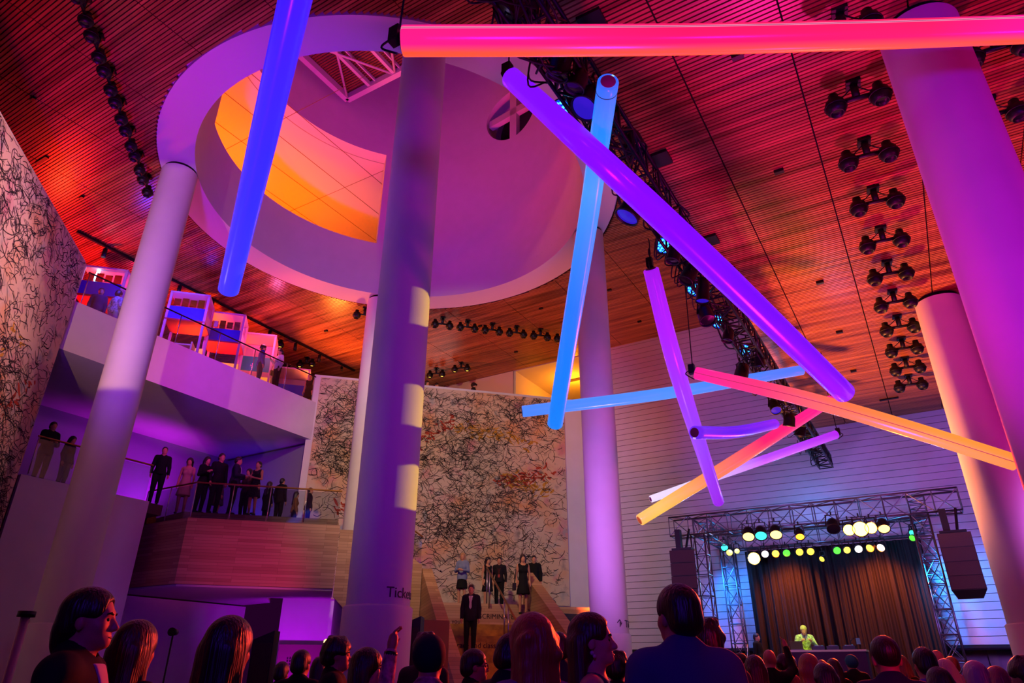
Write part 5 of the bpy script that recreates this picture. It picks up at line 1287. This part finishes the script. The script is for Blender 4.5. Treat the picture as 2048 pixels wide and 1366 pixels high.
for lb, px, py, kw in [('dark head leaning over the parapet just right of the tall column', 854, 761, dict(hair='long', sex='f')), ('dark crown peeping over the parapet, second from the tall column', 873, 766, dict(hair='curly')),
                       ('capped profile looking over the parapet before the pink wall', 948, 765, dict(hair='cap', hcol='#2a1818', face=85))]:
    kw = dict(dict(face=120, vox=.014, sex='m'), **kw); fc = kw.pop('face')
    person(lb, on(px, py, s=26.9), GF, fc, group='heads above the parapet', **kw)
print('people', NPEOPLE)
# ================================================================ camera, world, light
cd = bpy.data.cameras.new('camera'); cam = bpy.data.objects.new('camera', cd); COL.objects.link(cam)
cd.sensor_width = 36; cd.lens = 36 * FPX / 2048; cd.clip_end = 200; cd.clip_start = .05
cam.matrix_world = Matrix.Translation(CAM) @ (Matrix.Rotation(YAW, 4, 'Z') @ Matrix.Rotation(PI / 2 + PITCH, 4, 'X') @ Matrix.Rotation(ROLL, 4, 'Z'))
SC.camera = cam
w = bpy.data.worlds.new('world'); SC.world = w; w.use_nodes = True
w.node_tree.nodes['Background'].inputs[0].default_value = C('#8a1890'); w.node_tree.nodes['Background'].inputs[1].default_value = .06
SC.view_settings.view_transform = 'Standard'; SC.view_settings.look = 'None'; SC.view_settings.exposure = 0; SC.view_settings.gamma = 1
cy = SC.cycles
cy.max_bounces = 4; cy.diffuse_bounces = 2; cy.glossy_bounces = 2; cy.transmission_bounces = 4; cy.transparent_max_bounces = 6
cy.caustics_reflective = False; cy.caustics_refractive = False; cy.sample_clamp_indirect = 4; cy.use_denoising = True; cy.use_adaptive_sampling = True; cy.adaptive_threshold = .04; cy.adaptive_min_samples = 16
V, VM, MG, PK, OR, RD, LV, WW, AM = '#6a10ff', '#9a08ff', '#ff10b0', '#ff4a90', '#ff7a28', '#ff2410', '#a878ff', '#ffd9a8', '#ffa010'
S = lambda loc, col, e, tgt, ang=90, bl=.9, size=.35, nm='wash_light': lamp('SPOT', nm, loc, col, e, tgt, size, ang, bl)
# violet and magenta washes thrown up from the floor
S((4.2, 1.0, 2.6), V, 1300, (1.4, 8.5, 7), 70)
S((1.5, -2.0, 2.8), V, 1500, (-7.4, 8.4, 8), 60)
S((-8.5, 2.0, 2.2), '#7804ff', 6500, (-14.6, 11.0, 14.5), 62)
S((-13, 20, 3.2), '#7002ff', 9000, (-14.0, 17.0, 14.5), 70)
S((-4.5, 14, 2.5), LV, 900, (-7.4, 14.5, 14.5), 60)
S((7.0, 7.0, 2.6), MG, 900, (1.6, 9.0, 7), 90)
S((6.5, 16, 2.4), MG, 700, (1.6, 17.5, 6), 80)
S((-3.2, 17.5, 2.6), '#ffb0b8', 300, (1.2, 17.4, 5.5), 60)
# ceilings
S((-3.6, 18.6, 2.6), '#ff8a40', 6500, (.6, 18.0, 9.5), 96)
S((-.6, 12.5, 2.4), '#ff20a0', 1900, (1.5, 11.5, 9.5), 125)
S((-1.5, 6.0, 2.0), '#e010c0', 1300, (0.5, 5.5, 9.5), 130)
S((-10.5, 3.0, 2.0), '#ff0868', 1700, (-15, 3.2, 14.5), 56)
S((-10.0, 0.5, 2.5), '#ff5018', 1100, (-17, 0.5, 14.5), 52)
S((-9.5, 21.5, 2.5), '#ff6a28', 3000, (-10.5, 23.0, 14.5), 68)
S((-8, 3.0, 2.5), '#9010a0', 1500, (-7, 2.5, 14.5), 80)
# drum
S((-11.6, 12.6, 1.9), '#ff2870', 9500, (-11.8, 13.0, 22.0), 47, .6)
# canvases, columns
S((-9, 9, 11.5), WW, 3000, sw(26, 4.5, 7.5), 70, .7, .3, 'canvas_light')
S((-11, 9, 12.5), '#ffb8c0', 1800, sw(13, -7.85, 8), 80, .7, .3, 'canvas_light')
S((-11.3, 2.2, 6.5), '#ffb868', 1500, (-16.4, 8.4, 10.6), 40, .15, .05, 'column_spot')
S((-13.5, 3.5, 3.0), '#a890e0', 320, (-7.5, 8.4, 7), 70, .9, .3, 'column_spot')
for i, py in enumerate((612, 812, 975)):
    p = on(836 - i * 4, py, x=-6.95); S((-2.0, 15.0, p.z + 1.2), '#ffcc00', 2600, p, 5.2, .12, .02, 'column_spot')  # unseen narrow spots added to throw the yellow patches on the tall column
# warm upper gallery behind the drum
for y in (9, 13, 17): lamp('AREA', 'gallery_light', (-22, y, ZO0 + .2), '#ff6400', 360, (-22, y, ZO1), 2.5)
lamp('POINT', 'room_light', (-13.2, YB + 2.2, ZH - .8), '#ff9a18', 220, size=.2)
# top gallery: coloured exhibit light thrown on its ceiling
S((-24, 8.5, Z3 + .6), RD, 1500, (-20, 9.5, ZH), 130, .8, .3, 'exhibit_light')
S((-22.9, 14, Z3 + .5), '#ff4a10', 1300, (-20, 15, ZH), 130, .8, .3, 'exhibit_light')
S((-21, 19.5, Z3 + .5), OR, 1500, (-18, 19, ZH), 140, .8, .3, 'exhibit_light')
S((-19.9, 11.5, Z3 + 2), '#5030ff', 400, (-22, 12.4, Z3 + 2), 130, .8, .3, 'exhibit_light')
lamp('POINT', 'exhibit_light', (-20.3, 15.5, Z3 + 2.4), '#ff5aa0', 90, size=.2)
lamp('POINT', 'exhibit_light', (-20.4, 9.8, Z3 + 2.0), '#4038ff', 90, size=.2)
lamp('POINT', 'exhibit_light', (-23.5, 11.5, Z3 + 2.4), '#ff2060', 120, size=.2)
S((-12, 10, 10), '#c030d0', 1900, (-19.3, 13, 9.8), 60, .9, .3, 'exhibit_light')  # unseen wash added in mid-atrium to colour the white parapet, not an exhibit lamp
# recess and under-landing violet
S((-22.9, 14.4, LZ1 + 1.0), '#d010ff', 320, (-24.3, 13.9, LZ1 + 2.9), 120, .9, .2, 'recess_light')
S((-22, 16.4, LZ1 + .4), '#2a10ff', 120, (-22.5, 17.6, LZ1 + 1.6), 120, .9, .2, 'recess_light')
S(sw(23.4, -1, .9), '#c010ff', 420, sw(26, -.3, 2.2), 130, .9, .2, 'under_light')
S((-15.5, 10.2, .8), '#7008c0', 160, (-18.5, 12.6, 3.5), 90, .9, .2, 'under_light')
S((-12, 12.5, 2), PK, 500, (-18, 14, 4.8), 40, .9, .3, 'under_light')
S((-7.5, 12.5, 5.5), '#ff8a10', 260, sw(19, 4.5, 1.5), 50, .9, .2, 'stair_fill')  # unseen warm spot added to brighten the yellow risers
# stage
S((-4.4, 24.3, 5.0), '#ff6a00', 1000, (-4.2, 25.25, 3.4), 110, .9, .2, 'stage_light')  # added spot, stands in for the amber glare over the curtain top
S((-1.5, 24.3, 5.0), '#ff6a00', 1500, (-1.6, 25.25, 3.4), 120, .9, .2, 'stage_light')  # second added spot for the curtain's amber glare
S((-3.4, 21.4, 5.2), '#e8ff30', 800, (-3.75, 23.4, 2.4), 28, .6, .1, 'stage_light')
S((-2.2, 21.4, 5.2), '#20ffb0', 450, (-3.4, 23.3, 2.1), 34, .6, .1, 'stage_light')
S((-.4, 24.4, 4.6), '#1090ff', 900, (1.4, 25.7, 3.0), 120, .9, .2, 'stage_light')
S((-6.6, 24.4, 5), '#2080ff', 500, (-5.8, 25.7, 3.0), 110, .9, .2, 'stage_light')
lamp('POINT', 'stage_light', (-5.4, 23.4, 4.6), '#30a0ff', 120, size=.15)
lamp('POINT', 'stage_light', (-.8, 23.4, 4.6), '#30a0ff', 120, size=.15)
lamp('POINT', 'stage_light', (-3.2, 24.3, 6.4), '#40a8ff', 60, size=.15)
S((-1.2, 21.3, 5.2), '#ff3408', 30000, (-2.0, 3.0, 1.5), 46, .8, .15, 'crowd_light')
S((-4.6, 21.3, 5.2), '#ff2a06', 9000, (-3.2, 2.5, 1.4), 34, .8, .15, 'crowd_light')
S((-6.5, 11, 3.5), '#c070f0', 2300, (-3.5, 25.7, 8), 80, .9, .5, 'wall_light')
S((3.5, 15, 3.0), '#b070ff', 1500, (2, 25.7, 6), 80, .9, .5, 'wall_light')
S((3.2, .4, 2.6), '#ff1048', 420, (.2, 3.6, 1.55), 26, .8, .2, 'crowd_light')  # unseen fill added to brighten the smiling woman's face
S((0.5, -1.5, 3.6), '#4a18d0', 240, (-1, 4, 1.5), 120, .9, .4, 'crowd_light')  # unseen violet fill added behind the camera for the crowd's backs
